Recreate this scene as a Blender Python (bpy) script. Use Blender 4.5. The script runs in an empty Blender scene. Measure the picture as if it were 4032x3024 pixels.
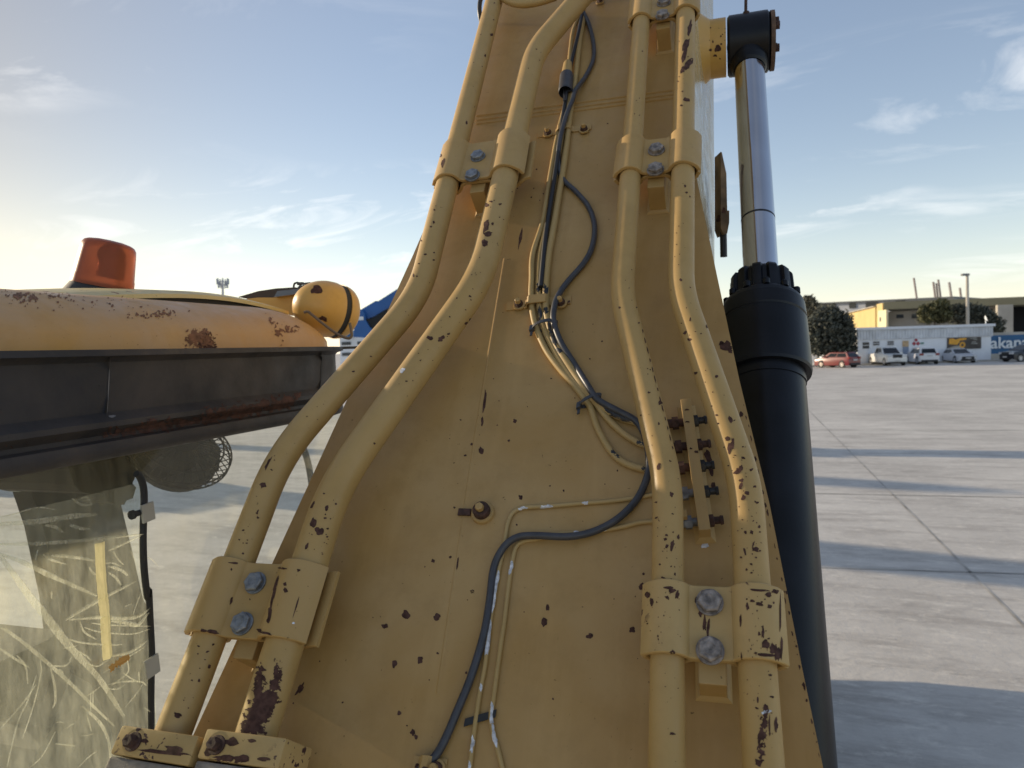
import bpy, bmesh, math, random
from math import radians, sin, cos, pi, atan, atan2, sqrt
from mathutils import Vector as V, Matrix, noise
from mathutils.bvhtree import BVHTree
S = bpy.context.scene
C = S.collection
# ------------------------------------------------------------------ camera
FPX = 2795.0; CAMH = 2.9; K = 4032/2212
psi, pit, rol = radians(16.74), radians(2.92), radians(1.76)
F = V((-sin(psi)*cos(pit), cos(psi)*cos(pit), -sin(pit)))
R0 = V((cos(psi), sin(psi), 0)); U0 = R0.cross(F)
R = R0*cos(rol) - U0*sin(rol); U = U0*cos(rol) + R0*sin(rol)
O = V((0, 0, CAMH))
cd = bpy.data.cameras.new('camera'); cam = bpy.data.objects.new('camera', cd); C.objects.link(cam)
cam.matrix_world = Matrix(((R.x, U.x, -F.x, O.x), (R.y, U.y, -F.y, O.y), (R.z, U.z, -F.z, O.z), (0, 0, 0, 1)))
cd.sensor_width = 36; cd.lens = FPX/4032*36; cd.clip_start = .05; cd.clip_end = 5000
cd.dof.use_dof = True; cd.dof.focus_distance = 1.25; cd.dof.aperture_fstop = 8
S.camera = cam
# ------------------------------------------------------------------ sun and sky
SUN_AZ, SUN_EL = radians(-78.5), radians(16.2)      # azimuth measured from +Y towards +X
sd = V((sin(SUN_AZ)*cos(SUN_EL), cos(SUN_AZ)*cos(SUN_EL), sin(SUN_EL)))
sl = bpy.data.lights.new('sun', 'SUN'); so = bpy.data.objects.new('sun', sl); C.objects.link(so)
sl.energy = 3.6; sl.angle = radians(.6); sl.color = (1, .83, .6)
so.rotation_euler = sd.to_track_quat('Z', 'Y').to_euler(); so.location = sd*30
wd = bpy.data.worlds.new('World'); S.world = wd; wd.use_nodes = True
def build_world():
    nt = wd.node_tree; n = nt.nodes; l = nt.links
    bg = n['Background']; sky = n.new('ShaderNodeTexSky'); sky.sky_type = 'NISHITA'; sky.sun_disc = False
    sky.sun_elevation = SUN_EL; sky.sun_rotation = SUN_AZ; sky.air_density = 1.15; sky.dust_density = .7; sky.ozone_density = 1.6; sky.altitude = 0
    tc = n.new('ShaderNodeTexCoord'); sp = n.new('ShaderNodeSeparateXYZ'); l.new(tc.outputs['Generated'], sp.inputs[0])
    def m(op, a, b=None, c=None):
        q = n.new('ShaderNodeMath'); q.operation = op
        for i, v in enumerate((a, b, c)):
            if v is None: continue
            if isinstance(v, (int, float)): q.inputs[i].default_value = v
            else: l.new(v, q.inputs[i])
        return q.outputs[0]
    zz = m('ADD', m('MAXIMUM', sp.outputs[2], 0.0), .16)
    cx = m('DIVIDE', sp.outputs[0], zz); cy = m('DIVIDE', sp.outputs[1], zz)
    cb = n.new('ShaderNodeCombineXYZ'); l.new(cx, cb.inputs[0]); l.new(cy, cb.inputs[1])
    mp = n.new('ShaderNodeMapping'); mp.inputs['Rotation'].default_value = (0, 0, .5); mp.inputs['Scale'].default_value = (.8, 1.5, 1)
    mp.inputs['Location'].default_value = (1.35, .7, .3)
    l.new(cb.outputs[0], mp.inputs[0])
    n1 = n.new('ShaderNodeTexNoise'); n1.inputs['Scale'].default_value = 2.0; n1.inputs['Detail'].default_value = 8; n1.inputs['Roughness'].default_value = .62; n1.inputs['Distortion'].default_value = .7
    l.new(mp.outputs[0], n1.inputs['Vector'])
    n2 = n.new('ShaderNodeTexNoise'); n2.inputs['Scale'].default_value = .75; n2.inputs['Detail'].default_value = 2
    l.new(mp.outputs[0], n2.inputs['Vector'])
    r1 = n.new('ShaderNodeMapRange'); r1.inputs[1].default_value = .5; r1.inputs[2].default_value = .74; l.new(n1.outputs[0], r1.inputs[0])
    r2 = n.new('ShaderNodeMapRange'); r2.inputs[1].default_value = .44; r2.inputs[2].default_value = .62; l.new(n2.outputs[0], r2.inputs[0])
    r3 = n.new('ShaderNodeMapRange'); r3.inputs[1].default_value = .5; r3.inputs[2].default_value = .3; l.new(sp.outputs[2], r3.inputs[0])
    fac = m('MULTIPLY', m('MULTIPLY', r1.outputs[0], r2.outputs[0]), m('MULTIPLY_ADD', r3.outputs[0], .42, .2))
    # haze veil near the horizon: brightens and warms the low sky
    dot = n.new('ShaderNodeVectorMath'); dot.operation = 'DOT_PRODUCT'; l.new(tc.outputs['Generated'], dot.inputs[0])
    dot.inputs[1].default_value = sd
    glow = m('POWER', m('MAXIMUM', dot.outputs['Value'], 0.0), 5.0)
    dim = m('SUBTRACT', 1.0, m('MULTIPLY', glow, .8))
    low = m('POWER', m('SUBTRACT', 1.0, m('MAXIMUM', sp.outputs[2], 0.0)), 9.0)
    hz = n.new('ShaderNodeMix'); hz.data_type = 'RGBA'; hz.blend_type = 'ADD'; hz.inputs['Factor'].default_value = 1
    warm = n.new('ShaderNodeMix'); warm.data_type = 'RGBA'; warm.inputs['A'].default_value = (3.5, 3.4, 3.25, 1); warm.inputs['B'].default_value = (5.7, 4.5, 2.5, 1)
    l.new(m('MINIMUM', m('MULTIPLY', glow, 1.5), 1.0), warm.inputs['Factor'])
    sc = n.new('ShaderNodeMix'); sc.data_type = 'RGBA'; sc.blend_type = 'MULTIPLY'; sc.inputs['Factor'].default_value = 1
    l.new(warm.outputs['Result'], sc.inputs['A'])
    cc = n.new('ShaderNodeCombineColor'); lw = m('ADD', m('MULTIPLY', low, 1.0), .2)
    for i in range(3): l.new(lw, cc.inputs[i])
    l.new(cc.outputs[0], sc.inputs['B'])
    gm = n.new('ShaderNodeMix'); gm.data_type = 'RGBA'; gm.blend_type = 'MULTIPLY'; gm.inputs['Factor'].default_value = 1
    l.new(sky.outputs[0], gm.inputs['A']); dc = n.new('ShaderNodeCombineColor')
    for i, k_ in enumerate((.94, .93, 1.0)): l.new(m('MULTIPLY', dim, k_), dc.inputs[i])
    l.new(dc.outputs[0], gm.inputs['B'])
    l.new(gm.outputs['Result'], hz.inputs['A']); l.new(sc.outputs['Result'], hz.inputs['B'])
    mx = n.new('ShaderNodeMix'); mx.data_type = 'RGBA'; l.new(hz.outputs['Result'], mx.inputs['A']); mx.inputs['B'].default_value = (9.5, 9.3, 9.0, 1)
    l.new(fac, mx.inputs['Factor'])
    l.new(mx.outputs['Result'], bg.inputs[0]); bg.inputs[1].default_value = .11
build_world()
S.view_settings.view_transform = 'Standard'; S.view_settings.look = 'None'; S.view_settings.exposure = .44; S.view_settings.gamma = 1
# ------------------------------------------------------------------ placing helpers (pixel units of a 2212 px wide view)
def ray(x, y): return F + R*((x*K-2016)/FPX) + U*((1512-y*K)/FPX)
def RD(x, y, d): return O + ray(x, y)*d
def G(x, y, z=0.0):
    v = ray(x, y); return O + v*((z-CAMH)/v.z)
TH = radians(50.99); NB = V((0, -sin(TH), cos(TH))); UB = V((0, cos(TH), sin(TH))); XB = V((1, 0, 0))
c0 = NB.dot(V((-.0722, .8578, -.4282)))
def P(x, y, h=0.0):                    # on the boom's top plate, h metres proud of it
    v = ray(x, y); return O + v*((c0-.075+h)/NB.dot(v))
def CX(x, y, X):                       # on the vertical plane at world x = X
    v = ray(x, y); return O + v*(X/v.x)
def at(x, d, z=0.0):                   # image column x, distance d along the view, height z over the ground
    fh = V((-sin(psi), cos(psi), 0)); b = O + fh*d; b.z = z
    a0 = b - O; k = (x*K-2016)/FPX      # ((a0 + t R0).R)/((a0+tR0).F) = k
    t = (k*a0.dot(F) - a0.dot(R))/(R0.dot(R) - k*R0.dot(F)); return b + R0*t
c3 = lambda x, y: ((1500+x/1.47467)/K, (y/1.47467)/K)
c5 = lambda x, y: ((1500+x/1.47467)/K, (1000+y/1.47467)/K)
c6 = lambda x, y: ((1500+x/1.2289)/K, (1900+y/1.2289)/K)
c1 = lambda x, y: ((x/1.47467)/K, (800+y/1.47467)/K)
c4 = lambda x, y: ((2300+x/1.508)/K, (y/1.508)/K)
c7 = lambda x, y: ((3100+x/2.3734)/K, (950+y/2.3734)/K)
cg = lambda x, y: ((x/2.37)/K, (1650+y/2.37)/K)
ch = lambda x, y: ((x/2.2911)/K, (2300+y/2.2911)/K)
ce = lambda x, y: ((1200+x/3.318)/K, (1000+y/3.318)/K)
cf = lambda x, y: ((400+x/1.795)/K, (2100+y/1.795)/K)
# ------------------------------------------------------------------ materials
MATS = {}
def nm(name):
    m = bpy.data.materials.new(name); m.use_nodes = True; MATS[name] = m
    return m, m.node_tree.nodes, m.node_tree.links, m.node_tree.nodes['Principled BSDF']
def simple(name, col, rough=.5, metal=0, bump=0, var=.12, scale=8, coat=0, **kw):
    m, n, l, b = nm(name)
    b.inputs['Roughness'].default_value = rough; b.inputs['Metallic'].default_value = metal; b.inputs['Coat Weight'].default_value = coat
    tc = n.new('ShaderNodeTexCoord'); nz = n.new('ShaderNodeTexNoise'); nz.inputs['Scale'].default_value = scale; nz.inputs['Detail'].default_value = 6
    l.new(tc.outputs['Object'], nz.inputs['Vector'])
    r = n.new('ShaderNodeValToRGB'); r.color_ramp.elements[0].position = .3; r.color_ramp.elements[1].position = .7
    r.color_ramp.elements[0].color = tuple(c*(1-var) for c in col)+(1,); r.color_ramp.elements[1].color = tuple(min(1, c*(1+var)) for c in col)+(1,)
    l.new(nz.outputs[0], r.inputs[0]); l.new(r.outputs[0], b.inputs['Base Color'])
    if bump:
        bp = n.new('ShaderNodeBump'); bp.inputs['Strength'].default_value = bump; bp.inputs['Distance'].default_value = .002
        n2 = n.new('ShaderNodeTexNoise'); n2.inputs['Scale'].default_value = scale*12; n2.inputs['Detail'].default_value = 4; l.new(tc.outputs['Object'], n2.inputs['Vector'])
        l.new(n2.outputs[0], bp.inputs['Height']); l.new(bp.outputs[0], b.inputs['Normal'])
    for k, v in kw.items(): b.inputs[k.replace('_', ' ')].default_value = v
    return m
def paint(name, base, dust, rough=.45, chips=.0, rust=(.055, .022, .022), streak=True, chip_scale=40, dustamt=.55, bump=.12, low=.66):
    """weathered machine paint: dusty bloom, streaks running down, specks and chips of dark primer"""
    m, n, l, b = nm(name)
    tc = n.new('ShaderNodeTexCoord')
    def nz(scale, det=6, ro=.6, vec=None, dist=0):
        q = n.new('ShaderNodeTexNoise'); q.inputs['Scale'].default_value = scale; q.inputs['Detail'].default_value = det; q.inputs['Roughness'].default_value = ro; q.inputs['Distortion'].default_value = dist
        l.new(vec or tc.outputs['Object'], q.inputs['Vector']); return q.outputs[0]
    def rg(v, a, c, lo=0, hi=1):
        q = n.new('ShaderNodeMapRange'); q.inputs[1].default_value = a; q.inputs[2].default_value = c; q.inputs[3].default_value = lo; q.inputs[4].default_value = hi; l.new(v, q.inputs[0]); return q.outputs[0]
    def mix(f, a, c):
        q = n.new('ShaderNodeMix'); q.data_type = 'RGBA'
        for k, v in (('Factor', f), ('A', a), ('B', c)):
            if isinstance(v, tuple): q.inputs[k].default_value = v + (1,)
            elif isinstance(v, (int, float)): q.inputs[k].default_value = v
            else: l.new(v, q.inputs[k])
        return q.outputs['Result']
    col = mix(rg(nz(3.2, 7, .6, dist=.5), .35, .68, 0, dustamt), base, dust)
    col = mix(rg(nz(14, 8, .7), .48, .75, 0, .42), col, tuple(c*.72 for c in base))
    if streak:
        mp = n.new('ShaderNodeMapping'); mp.inputs['Scale'].default_value = (9, 1.1, 1.1); l.new(tc.outputs['Object'], mp.inputs[0])
        col = mix(rg(nz(2.4, 5, .6, mp.outputs[0]), .5, .8, 0, .35), col, tuple(min(1, c*1.25) for c in dust))
    # fine specks
    sp = rg(nz(160, 3, .5), low+.06, low+.1)
    col = mix(sp, col, tuple(c*.4 for c in base))
    if chips > 0:
        f = n.new('ShaderNodeMath'); f.operation = 'MULTIPLY'
        l.new(rg(nz(chip_scale, 5, .55, dist=.3), .70-chips, .712-chips), f.inputs[0]); l.new(rg(nz(5, 2), .5, .56), f.inputs[1])
        col = mix(f.outputs[0], col, rust)
    l.new(col, b.inputs['Base Color']); b.inputs['Specular IOR Level'].default_value = .4
    l.new(rg(nz(20, 5), .3, .7, rough-.08, rough+.16), b.inputs['Roughness'])
    bp = n.new('ShaderNodeBump'); bp.inputs['Strength'].default_value = bump; bp.inputs['Distance'].default_value = .0015
    l.new(nz(90, 4), bp.inputs['Height']); l.new(bp.outputs[0], b.inputs['Normal'])
    return m
M_boom = paint('boom_paint', (.395, .233, .070), (.455, .297, .12), .42, chips=.0, dustamt=.95)
M_boomside = paint('boom_side_paint', (.52, .40, .2), (.6, .52, .36), .2, streak=False)
M_pipe = paint('pipe_paint', (.44, .278, .092), (.475, .325, .14), .46, chips=.0, streak=False)
M_clamp = paint('clamp_paint', (.43, .268, .09), (.47, .322, .14), .48, chips=.0, streak=False)
M_clampw = paint('worn_clamp_paint', (.46, .30, .108), (.52, .365, .165), .47, chips=.09, chip_scale=95, streak=False)
M_chip = simple('bare_primer_chip', (.082, .042, .032), .8, bump=.4, var=.45, scale=120, Specular_IOR_Level=.15)
M_bolt = simple('zinc_bolt', (.25, .265, .285), .45, .7, bump=.6, var=.4, scale=90)
M_boltr = simple('rusty_bolt', (.075, .038, .028), .7, .2, bump=.6, var=.5, scale=90)
M_boltg = simple('dull_brown_bolt', (.27, .235, .21), .55, .45, bump=.4, var=.55, scale=110)
M_zinc = simple('bare_metal_scrape', (.62, .62, .63), .5, .2, bump=.3, var=.4, scale=160)
M_dark = paint('dark_frame_paint', (.026, .027, .032), (.085, .07, .062), .55, streak=False, dustamt=.6, bump=.35)
M_rust = simple('flaking_rust', (.075, .035, .026), .85, bump=1.0, var=.5, scale=60)
M_seal = simple('rubber_seal', (.022, .023, .025), .7, bump=.2)
M_cable = simple('black_cable', (.05, .052, .06), .42, var=.2, scale=60)
M_hose = paint('painted_hose', (.42, .28, .10), (.49, .36, .17), .5, chips=0, streak=False)
M_hoseb = simple('black_hose', (.018, .019, .022), .45)
M_blackp = simple('black_cylinder_paint', (.005, .006, .009), .36, bump=.1, var=.6, scale=9, Specular_IOR_Level=.3)
M_chrome = simple('chrome_rod', (.56, .57, .60), .13, 1.0, var=.06)
M_roof = paint('roof_paint', (.54, .30, .09), (.47, .33, .22), .46, chips=.0, streak=False, dustamt=.75, rust=(.16, .075, .04))
M_roofrust = simple('roof_rust_stain', (.19, .088, .045), .85, bump=.3, var=.4, scale=70)
M_hatch = paint('hatch_paint', (.62, .5, .22), (.6, .52, .34), .5, chips=.09, chip_scale=30, streak=False, rust=(.25, .12, .07))
M_lamp = paint('lamp_housing_paint', (.62, .36, .085), (.6, .4, .16), .36, chips=0, streak=False, dustamt=.35)
# beacon: see-through orange plastic
m, n, l, b = nm('orange_lens'); b.inputs['Base Color'].default_value = (.42, .12, .06, 1); b.inputs['Roughness'].default_value = .34
b.inputs['Transmission Weight'].default_value = .45; b.inputs['IOR'].default_value = 1.2; M_lens = m
M_tape = None
def glassy(name, tint, dirt_lo, dirt_hi, dirtcol, scale=4):
    m, n, l, b = nm(name)
    out = n['Material Output']
    tr = n.new('ShaderNodeBsdfTransparent'); tr.inputs[0].default_value = tint + (1,)
    df = n.new('ShaderNodeBsdfDiffuse'); df.inputs[0].default_value = dirtcol + (1,)
    tl = n.new('ShaderNodeBsdfTranslucent'); tl.inputs[0].default_value = dirtcol + (1,)
    ad = n.new('ShaderNodeMixShader'); ad.inputs[0].default_value = .72; l.new(df.outputs[0], ad.inputs[1]); l.new(tl.outputs[0], ad.inputs[2])
    gl = n.new('ShaderNodeBsdfGlossy'); gl.inputs['Roughness'].default_value = .05
    tc = n.new('ShaderNodeTexCoord')
    mp = n.new('ShaderNodeMapping'); mp.inputs['Scale'].default_value = (1, 3, .7); l.new(tc.outputs['Object'], mp.inputs[0])
    nz = n.new('ShaderNodeTexNoise'); nz.inputs['Scale'].default_value = scale; nz.inputs['Detail'].default_value = 10; nz.inputs['Roughness'].default_value = .75; l.new(mp.outputs[0], nz.inputs['Vector'])
    r = n.new('ShaderNodeMapRange'); r.inputs[1].default_value = .35; r.inputs[2].default_value = .7; r.inputs[3].default_value = dirt_lo; r.inputs[4].default_value = dirt_hi; l.new(nz.outputs[0], r.inputs[0])
    m1 = n.new('ShaderNodeMixShader'); l.new(r.outputs[0], m1.inputs[0]); l.new(tr.outputs[0], m1.inputs[1]); l.new(ad.outputs[0], m1.inputs[2])
    m2 = n.new('ShaderNodeMixShader'); fr = n.new('ShaderNodeLayerWeight'); pw = n.new('ShaderNodeMath'); pw.operation = 'POWER'; l.new(fr.outputs['Facing'], pw.inputs[0]); pw.inputs[1].default_value = 5; pq = n.new('ShaderNodeMath'); pq.operation = 'MULTIPLY_ADD'; pq.inputs[1].default_value = .6; pq.inputs[2].default_value = .03; l.new(pw.outputs[0], pq.inputs[0]); l.new(pq.outputs[0], m2.inputs[0])
    l.new(m1.outputs[0], m2.inputs[1]); l.new(gl.outputs[0], m2.inputs[2]); l.new(m2.outputs[0], out.inputs[0])
    return m
M_glass = glassy('dusty_glass', (.98, .99, .95), .005, .08, (.78, .74, .56), 5)
M_film = glassy('wrinkled_film', (.97, .99, .95), .04, .27, (.84, .86, .76), 14)
M_fold = glassy('film_fold', (.95, .96, .9), .08, .45, (.93, .92, .84), 18)
M_tapes = glassy('old_tape_strip', (.85, .8, .6), .55, .85, (.66, .60, .40), 30)
M_otape = simple('orange_tape_scrap', (.62, .36, .1), .7)
M_clip = simple('aluminium_clip', (.42, .42, .38), .5, .3)
M_inter = simple('cab_interior_black', (.014, .016, .017), .7, bump=.2)
M_grey = simple('cab_grey_trim', (.075, .082, .085), .6)
M_seat = simple('seat_cloth', (.06, .063, .06), .9, bump=.5, scale=30)
# ------------------------------------------------------------------ mesh helpers
class MB:
    def __init__(s): s.v = []; s.f = []; s.m = []; s.sm = []
    def add(s, vs, fs, mi=0, smooth=False):
        k = len(s.v); s.v += [V(p) for p in vs]; s.f += [[i+k for i in f] for f in fs]; s.m += [mi]*len(fs); s.sm += [smooth]*len(fs); return s
    def box(s, c, size, ax=None, mi=0, taper=1.0):
        ax = ax or (V((1, 0, 0)), V((0, 1, 0)), V((0, 0, 1))); c = V(c); vs = []
        for k in (-1, 1):
            t = taper if k > 0 else 1
            for i, j in ((-1, -1), (1, -1), (1, 1), (-1, 1)):
                vs.append(c + ax[0]*(i*size[0]/2*t) + ax[1]*(j*size[1]/2*t) + ax[2]*(k*size[2]/2))
        return s.add(vs, [(3, 2, 1, 0), (4, 5, 6, 7), (0, 1, 5, 4), (1, 2, 6, 5), (2, 3, 7, 6), (3, 0, 4, 7)], mi)
    def bbox(s, c, size, b=.002, ax=None, mi=0):      # chamfered box
        ax = ax or (V((1, 0, 0)), V((0, 1, 0)), V((0, 0, 1))); bm = bmesh.new(); bmesh.ops.create_cube(bm, size=1)
        for v in bm.verts: v.co = V((v.co.x*size[0], v.co.y*size[1], v.co.z*size[2]))
        bmesh.ops.bevel(bm, geom=bm.edges[:], offset=b, segments=2, profile=.6, affect='EDGES')
        bm.verts.index_update(); vs = [V(c) + ax[0]*v.co.x + ax[1]*v.co.y + ax[2]*v.co.z for v in bm.verts]
        s.add(vs, [[v.index for v in f.verts] for f in bm.faces], mi, False); bm.free(); return s
    def tube(s, pts, r, sides=16, mi=0, caps=True, smooth=True, rr=None):
        pts = [V(p) for p in pts]; n = len(pts); T = []
        for i in range(n):
            t = (pts[min(i+1, n-1)] - pts[max(i-1, 0)]); T.append(t.normalized() if t.length > 1e-9 else V((0, 0, 1)))
        a = V((0, 0, 1)) if abs(T[0].z) < .9 else V((1, 0, 0)); nn = (a - T[0]*a.dot(T[0])).normalized(); vs = []
        for i in range(n):
            nn = (nn - T[i]*nn.dot(T[i])).normalized(); bb = T[i].cross(nn); q = rr[i] if rr else r
            vs += [pts[i] + (nn*cos(2*pi*j/sides) + bb*sin(2*pi*j/sides))*q for j in range(sides)]
        fs = [(i*sides+j, i*sides+(j+1) % sides, (i+1)*sides+(j+1) % sides, (i+1)*sides+j) for i in range(n-1) for j in range(sides)]
        s.add(vs, fs, mi, smooth)
        if caps:
            k = len(s.v)-len(vs); s.f.append([k+j for j in range(sides)][::-1]); s.f.append([k+(n-1)*sides+j for j in range(sides)]); s.m += [mi, mi]; s.sm += [False, False]
        return s
    def lathe(s, o, ax, prof, sides=32, mi=0, smooth=True, up=None):   # prof = [(dist, r)]
        ax = V(ax).normalized(); o = V(o); a = up or (V((0, 0, 1)) if abs(ax.z) < .9 else V((1, 0, 0))); e1 = (a-ax*a.dot(ax)).normalized(); e2 = ax.cross(e1)
        # sharp profile: split rings so flats shade as flats
        for (d0, r0), (d1, r1) in zip(prof, prof[1:]):
            vs = []
            for d, r in ((d0, r0), (d1, r1)):
                vs += [o + ax*d + (e1*cos(2*pi*j/sides) + e2*sin(2*pi*j/sides))*r for j in range(sides)]
            s.add(vs, [(j, (j+1) % sides, sides+(j+1) % sides, sides+j) for j in range(sides)], mi, smooth)
        return s
    def prism(s, poly, d, mi=0):           # poly list of points, extruded by vector d
        n = len(poly); poly = [V(p) for p in poly]; d = V(d)
        return s.add(poly + [p+d for p in poly], [list(range(n))[::-1], list(range(n, 2*n))] + [(i, (i+1) % n, n+(i+1) % n, n+i) for i in range(n)], mi)
    def loft(s, rings, mi=0, smooth=True, closed=True, caps=False):
        m = len(rings[0]); vs = [p for r in rings for p in r]; mm = m if closed else m-1
        s.add(vs, [(i*m+j, i*m+(j+1) % m, (i+1)*m+(j+1) % m, (i+1)*m+j) for i in range(len(rings)-1) for j in range(mm)], mi, smooth)
        if caps:
            k = len(s.v)-len(vs); s.f.append([k+j for j in range(m)][::-1]); s.f.append([k+(len(rings)-1)*m+j for j in range(m)]); s.m += [mi, mi]; s.sm += [False]*2
        return s
    def build(s, name, mats, parent=None, fix=True, weld=False, sharp=38):
        me = bpy.data.meshes.new(name); me.from_pydata([tuple(p) for p in s.v], [], s.f); me.update()
        if not isinstance(mats, (list, tuple)): mats = [mats]
        for q in mats: me.materials.append(q)
        me.polygons.foreach_set('material_index', s.m); me.polygons.foreach_set('use_smooth', s.sm)
        if fix:
            bm = bmesh.new(); bm.from_mesh(me)
            if weld: bmesh.ops.remove_doubles(bm, verts=bm.verts[:], dist=1e-5)
            bmesh.ops.recalc_face_normals(bm, faces=bm.faces[:]); bm.to_mesh(me); bm.free()
        if any(s.sm): me.set_sharp_from_angle(angle=radians(sharp))
        o = bpy.data.objects.new(name, me); C.objects.link(o)
        if parent: o.parent = parent; o.matrix_parent_inverse = Matrix.Translation(-world_loc(parent))
        return o
def world_loc(o):
    t = V((0, 0, 0))
    if o.type == 'EMPTY': t = V(o.location)
    return t
def thing(name, label, cat, loc=(0, 0, 0), group=None):
    o = bpy.data.objects.new(name, None); C.objects.link(o); o.location = loc; o.empty_display_size = .1
    o['label'] = label; o['category'] = cat
    if group: o['group'] = group
    return o
def tag(o, label, cat, group=None):
    o['label'] = label; o['category'] = cat
    if group: o['group'] = group
    return o
def struct(o): o['kind'] = 'structure'; return o
def fillet(pts, rad, n=8):
    pts = [V(p) for p in pts]; out = [pts[0]]
    for i in range(1, len(pts)-1):
        a, b, c = pts[i-1], pts[i], pts[i+1]; la, lc = (a-b).length, (c-b).length; q = min(rad, la*.48, lc*.48)
        p0 = b+(a-b).normalized()*q; p1 = b+(c-b).normalized()*q
        for k in range(n+1):
            t = k/n; out.append(p0*(1-t)**2 + b*2*t*(1-t) + p1*t*t)
    out.append(pts[-1]); return out
def crom(pts, n=8):
    pts = [V(p) for p in pts]; q = [pts[0]*2-pts[1]] + pts + [pts[-1]*2-pts[-2]]; out = []
    for i in range(1, len(q)-2):
        p0, p1, p2, p3 = q[i-1:i+3]
        for k in range(n):
            t = k/n; out.append(.5*((2*p1) + (p2-p0)*t + (2*p0-5*p1+4*p2-p3)*t*t + (3*p1-p0-3*p2+p3)*t**3))
    out.append(pts[-1]); return out
def dense(pts, step):
    out = [V(pts[0])]
    for a, b in zip(pts, pts[1:]):
        a, b = V(a), V(b); k = max(1, int((b-a).length/step))
        out += [a.lerp(b, (i+1)/k) for i in range(k)]
    return out
def chips(mb, specs, mi=1, off=.0004, seed=1):
    """paint loss with ragged outlines laid on the surface of mb; spec = (x, y, rx, ry, angle_deg) or ('g', poly, cell, thr)"""
    rnd = random.Random(seed); t = BVHTree.FromPolygons([tuple(p) for p in mb.v], mb.f)
    def hit(x, y):
        v = ray(x, y).normalized(); h = t.ray_cast(O, v)
        if h[0] is None: return None
        nn = h[1] if h[1].dot(v) < 0 else -h[1]
        return h[0] + nn*off, nn
    for sp in specs:
        if sp[0] == 'g':
            _, poly, cell, thr = sp[:4]; xs = [p[0] for p in poly]; ys = [p[1] for p in poly]
            nx = int((max(xs)-min(xs)+8)/cell)+1; ny = int((max(ys)-min(ys)+8)/cell)+1; gx0, gy0 = min(xs)-4, min(ys)-4; sc = sp[4] if len(sp) > 4 else 11
            idx = {}; vs = []; fs = []
            def sdist(x, y):
                ins = False; dm = 1e9; j = len(poly)-1
                for i in range(len(poly)):
                    x1, y1 = poly[i]; x2, y2 = poly[j]
                    if (y1 > y) != (y2 > y) and x < (x2-x1)*(y-y1)/(y2-y1)+x1: ins = not ins
                    dx, dy = x2-x1, y2-y1; q = max(0, min(1, ((x-x1)*dx+(y-y1)*dy)/(dx*dx+dy*dy+1e-9))); dm = min(dm, sqrt((x-x1-q*dx)**2+(y-y1-q*dy)**2)); j = i
                return dm if ins else -dm
            for a in range(nx):
                for b_ in range(ny):
                    x, y = gx0+(a+.5)*cell, gy0+(b_+.5)*cell
                    nzv = noise.fractal(V((x/sc, y/sc, seed*3.7)), 1.0, 2.0, 4)
                    if sdist(x, y)/12.0 + nzv*1.2 > thr:
                        q = []
                        for da, db in ((0, 0), (1, 0), (1, 1), (0, 1)):
                            kk = (a+da, b_+db)
                            if kk not in idx:
                                jx = (rnd.random()-.5)*cell*.5; jy = (rnd.random()-.5)*cell*.5
                                h = hit(gx0+kk[0]*cell+jx, gy0+kk[1]*cell+jy)
                                idx[kk] = None if h is None else len(vs)
                                if h: vs.append(h[0])
                            q.append(idx[kk])
                        if None not in q and max((vs[q[0]]-vs[q[i]]).length for i in (1, 2, 3)) < .02: fs.append(q)
            if fs: mb.add(vs, fs, mi, True)
            continue
        x, y, rx, ry, an = sp[:5]; mm = sp[5] if len(sp) > 5 else mi; an = radians(an); N = 14
        h0 = hit(x, y)
        if not h0: continue
        ring = []; ph = rnd.random()*50
        for k in range(N):
            a = 2*pi*k/N; q = 1 + .55*noise.noise(V((cos(a)*1.3+ph, sin(a)*1.3, ph))) + rnd.uniform(-.14, .14)
            dx, dy = rx*q*cos(a), ry*q*sin(a); ring.append((x+dx*cos(an)-dy*sin(an), y+dx*sin(an)+dy*cos(an), dx*cos(an)-dy*sin(an), dx*sin(an)+dy*cos(an)))
        vs = [h0[0]]; ok = [True]
        for f_ in (.5, 1.0):
            for k in range(N):
                h = hit(x+ring[k][2]*f_, y+ring[k][3]*f_); good = h is not None and (h[0]-h0[0]).length < .08 and h[1].dot(h0[1]) > -.2
                ok.append(good); vs.append(h[0] if good else h0[0])
        fs = [(0, 1+k, 1+(k+1) % N) for k in range(N)] + [(1+k, 1+N+k, 1+N+(k+1) % N, 1+(k+1) % N) for k in range(N)]
        fs = [f for f in fs if all(ok[i] for i in f)]
        if fs: mb.add(vs, fs, mm, True)
def scatter(poly, n, r0, r1, seed, el=1.5):
    rnd = random.Random(seed); xs = [p[0] for p in poly]; ys = [p[1] for p in poly]; out = []
    while len(out) < n:
        x, y = rnd.uniform(min(xs), max(xs)), rnd.uniform(min(ys), max(ys)); ins = False; j = len(poly)-1
        for i in range(len(poly)):
            if (poly[i][1] > y) != (poly[j][1] > y) and x < (poly[j][0]-poly[i][0])*(y-poly[i][1])/(poly[j][1]-poly[i][1])+poly[i][0]: ins = not ins
            j = i
        if ins:
            r = r0 + (r1-r0)*rnd.random()**3; out.append((x, y, r, r*rnd.uniform(1, el), rnd.uniform(0, 180)))
    return out
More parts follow.
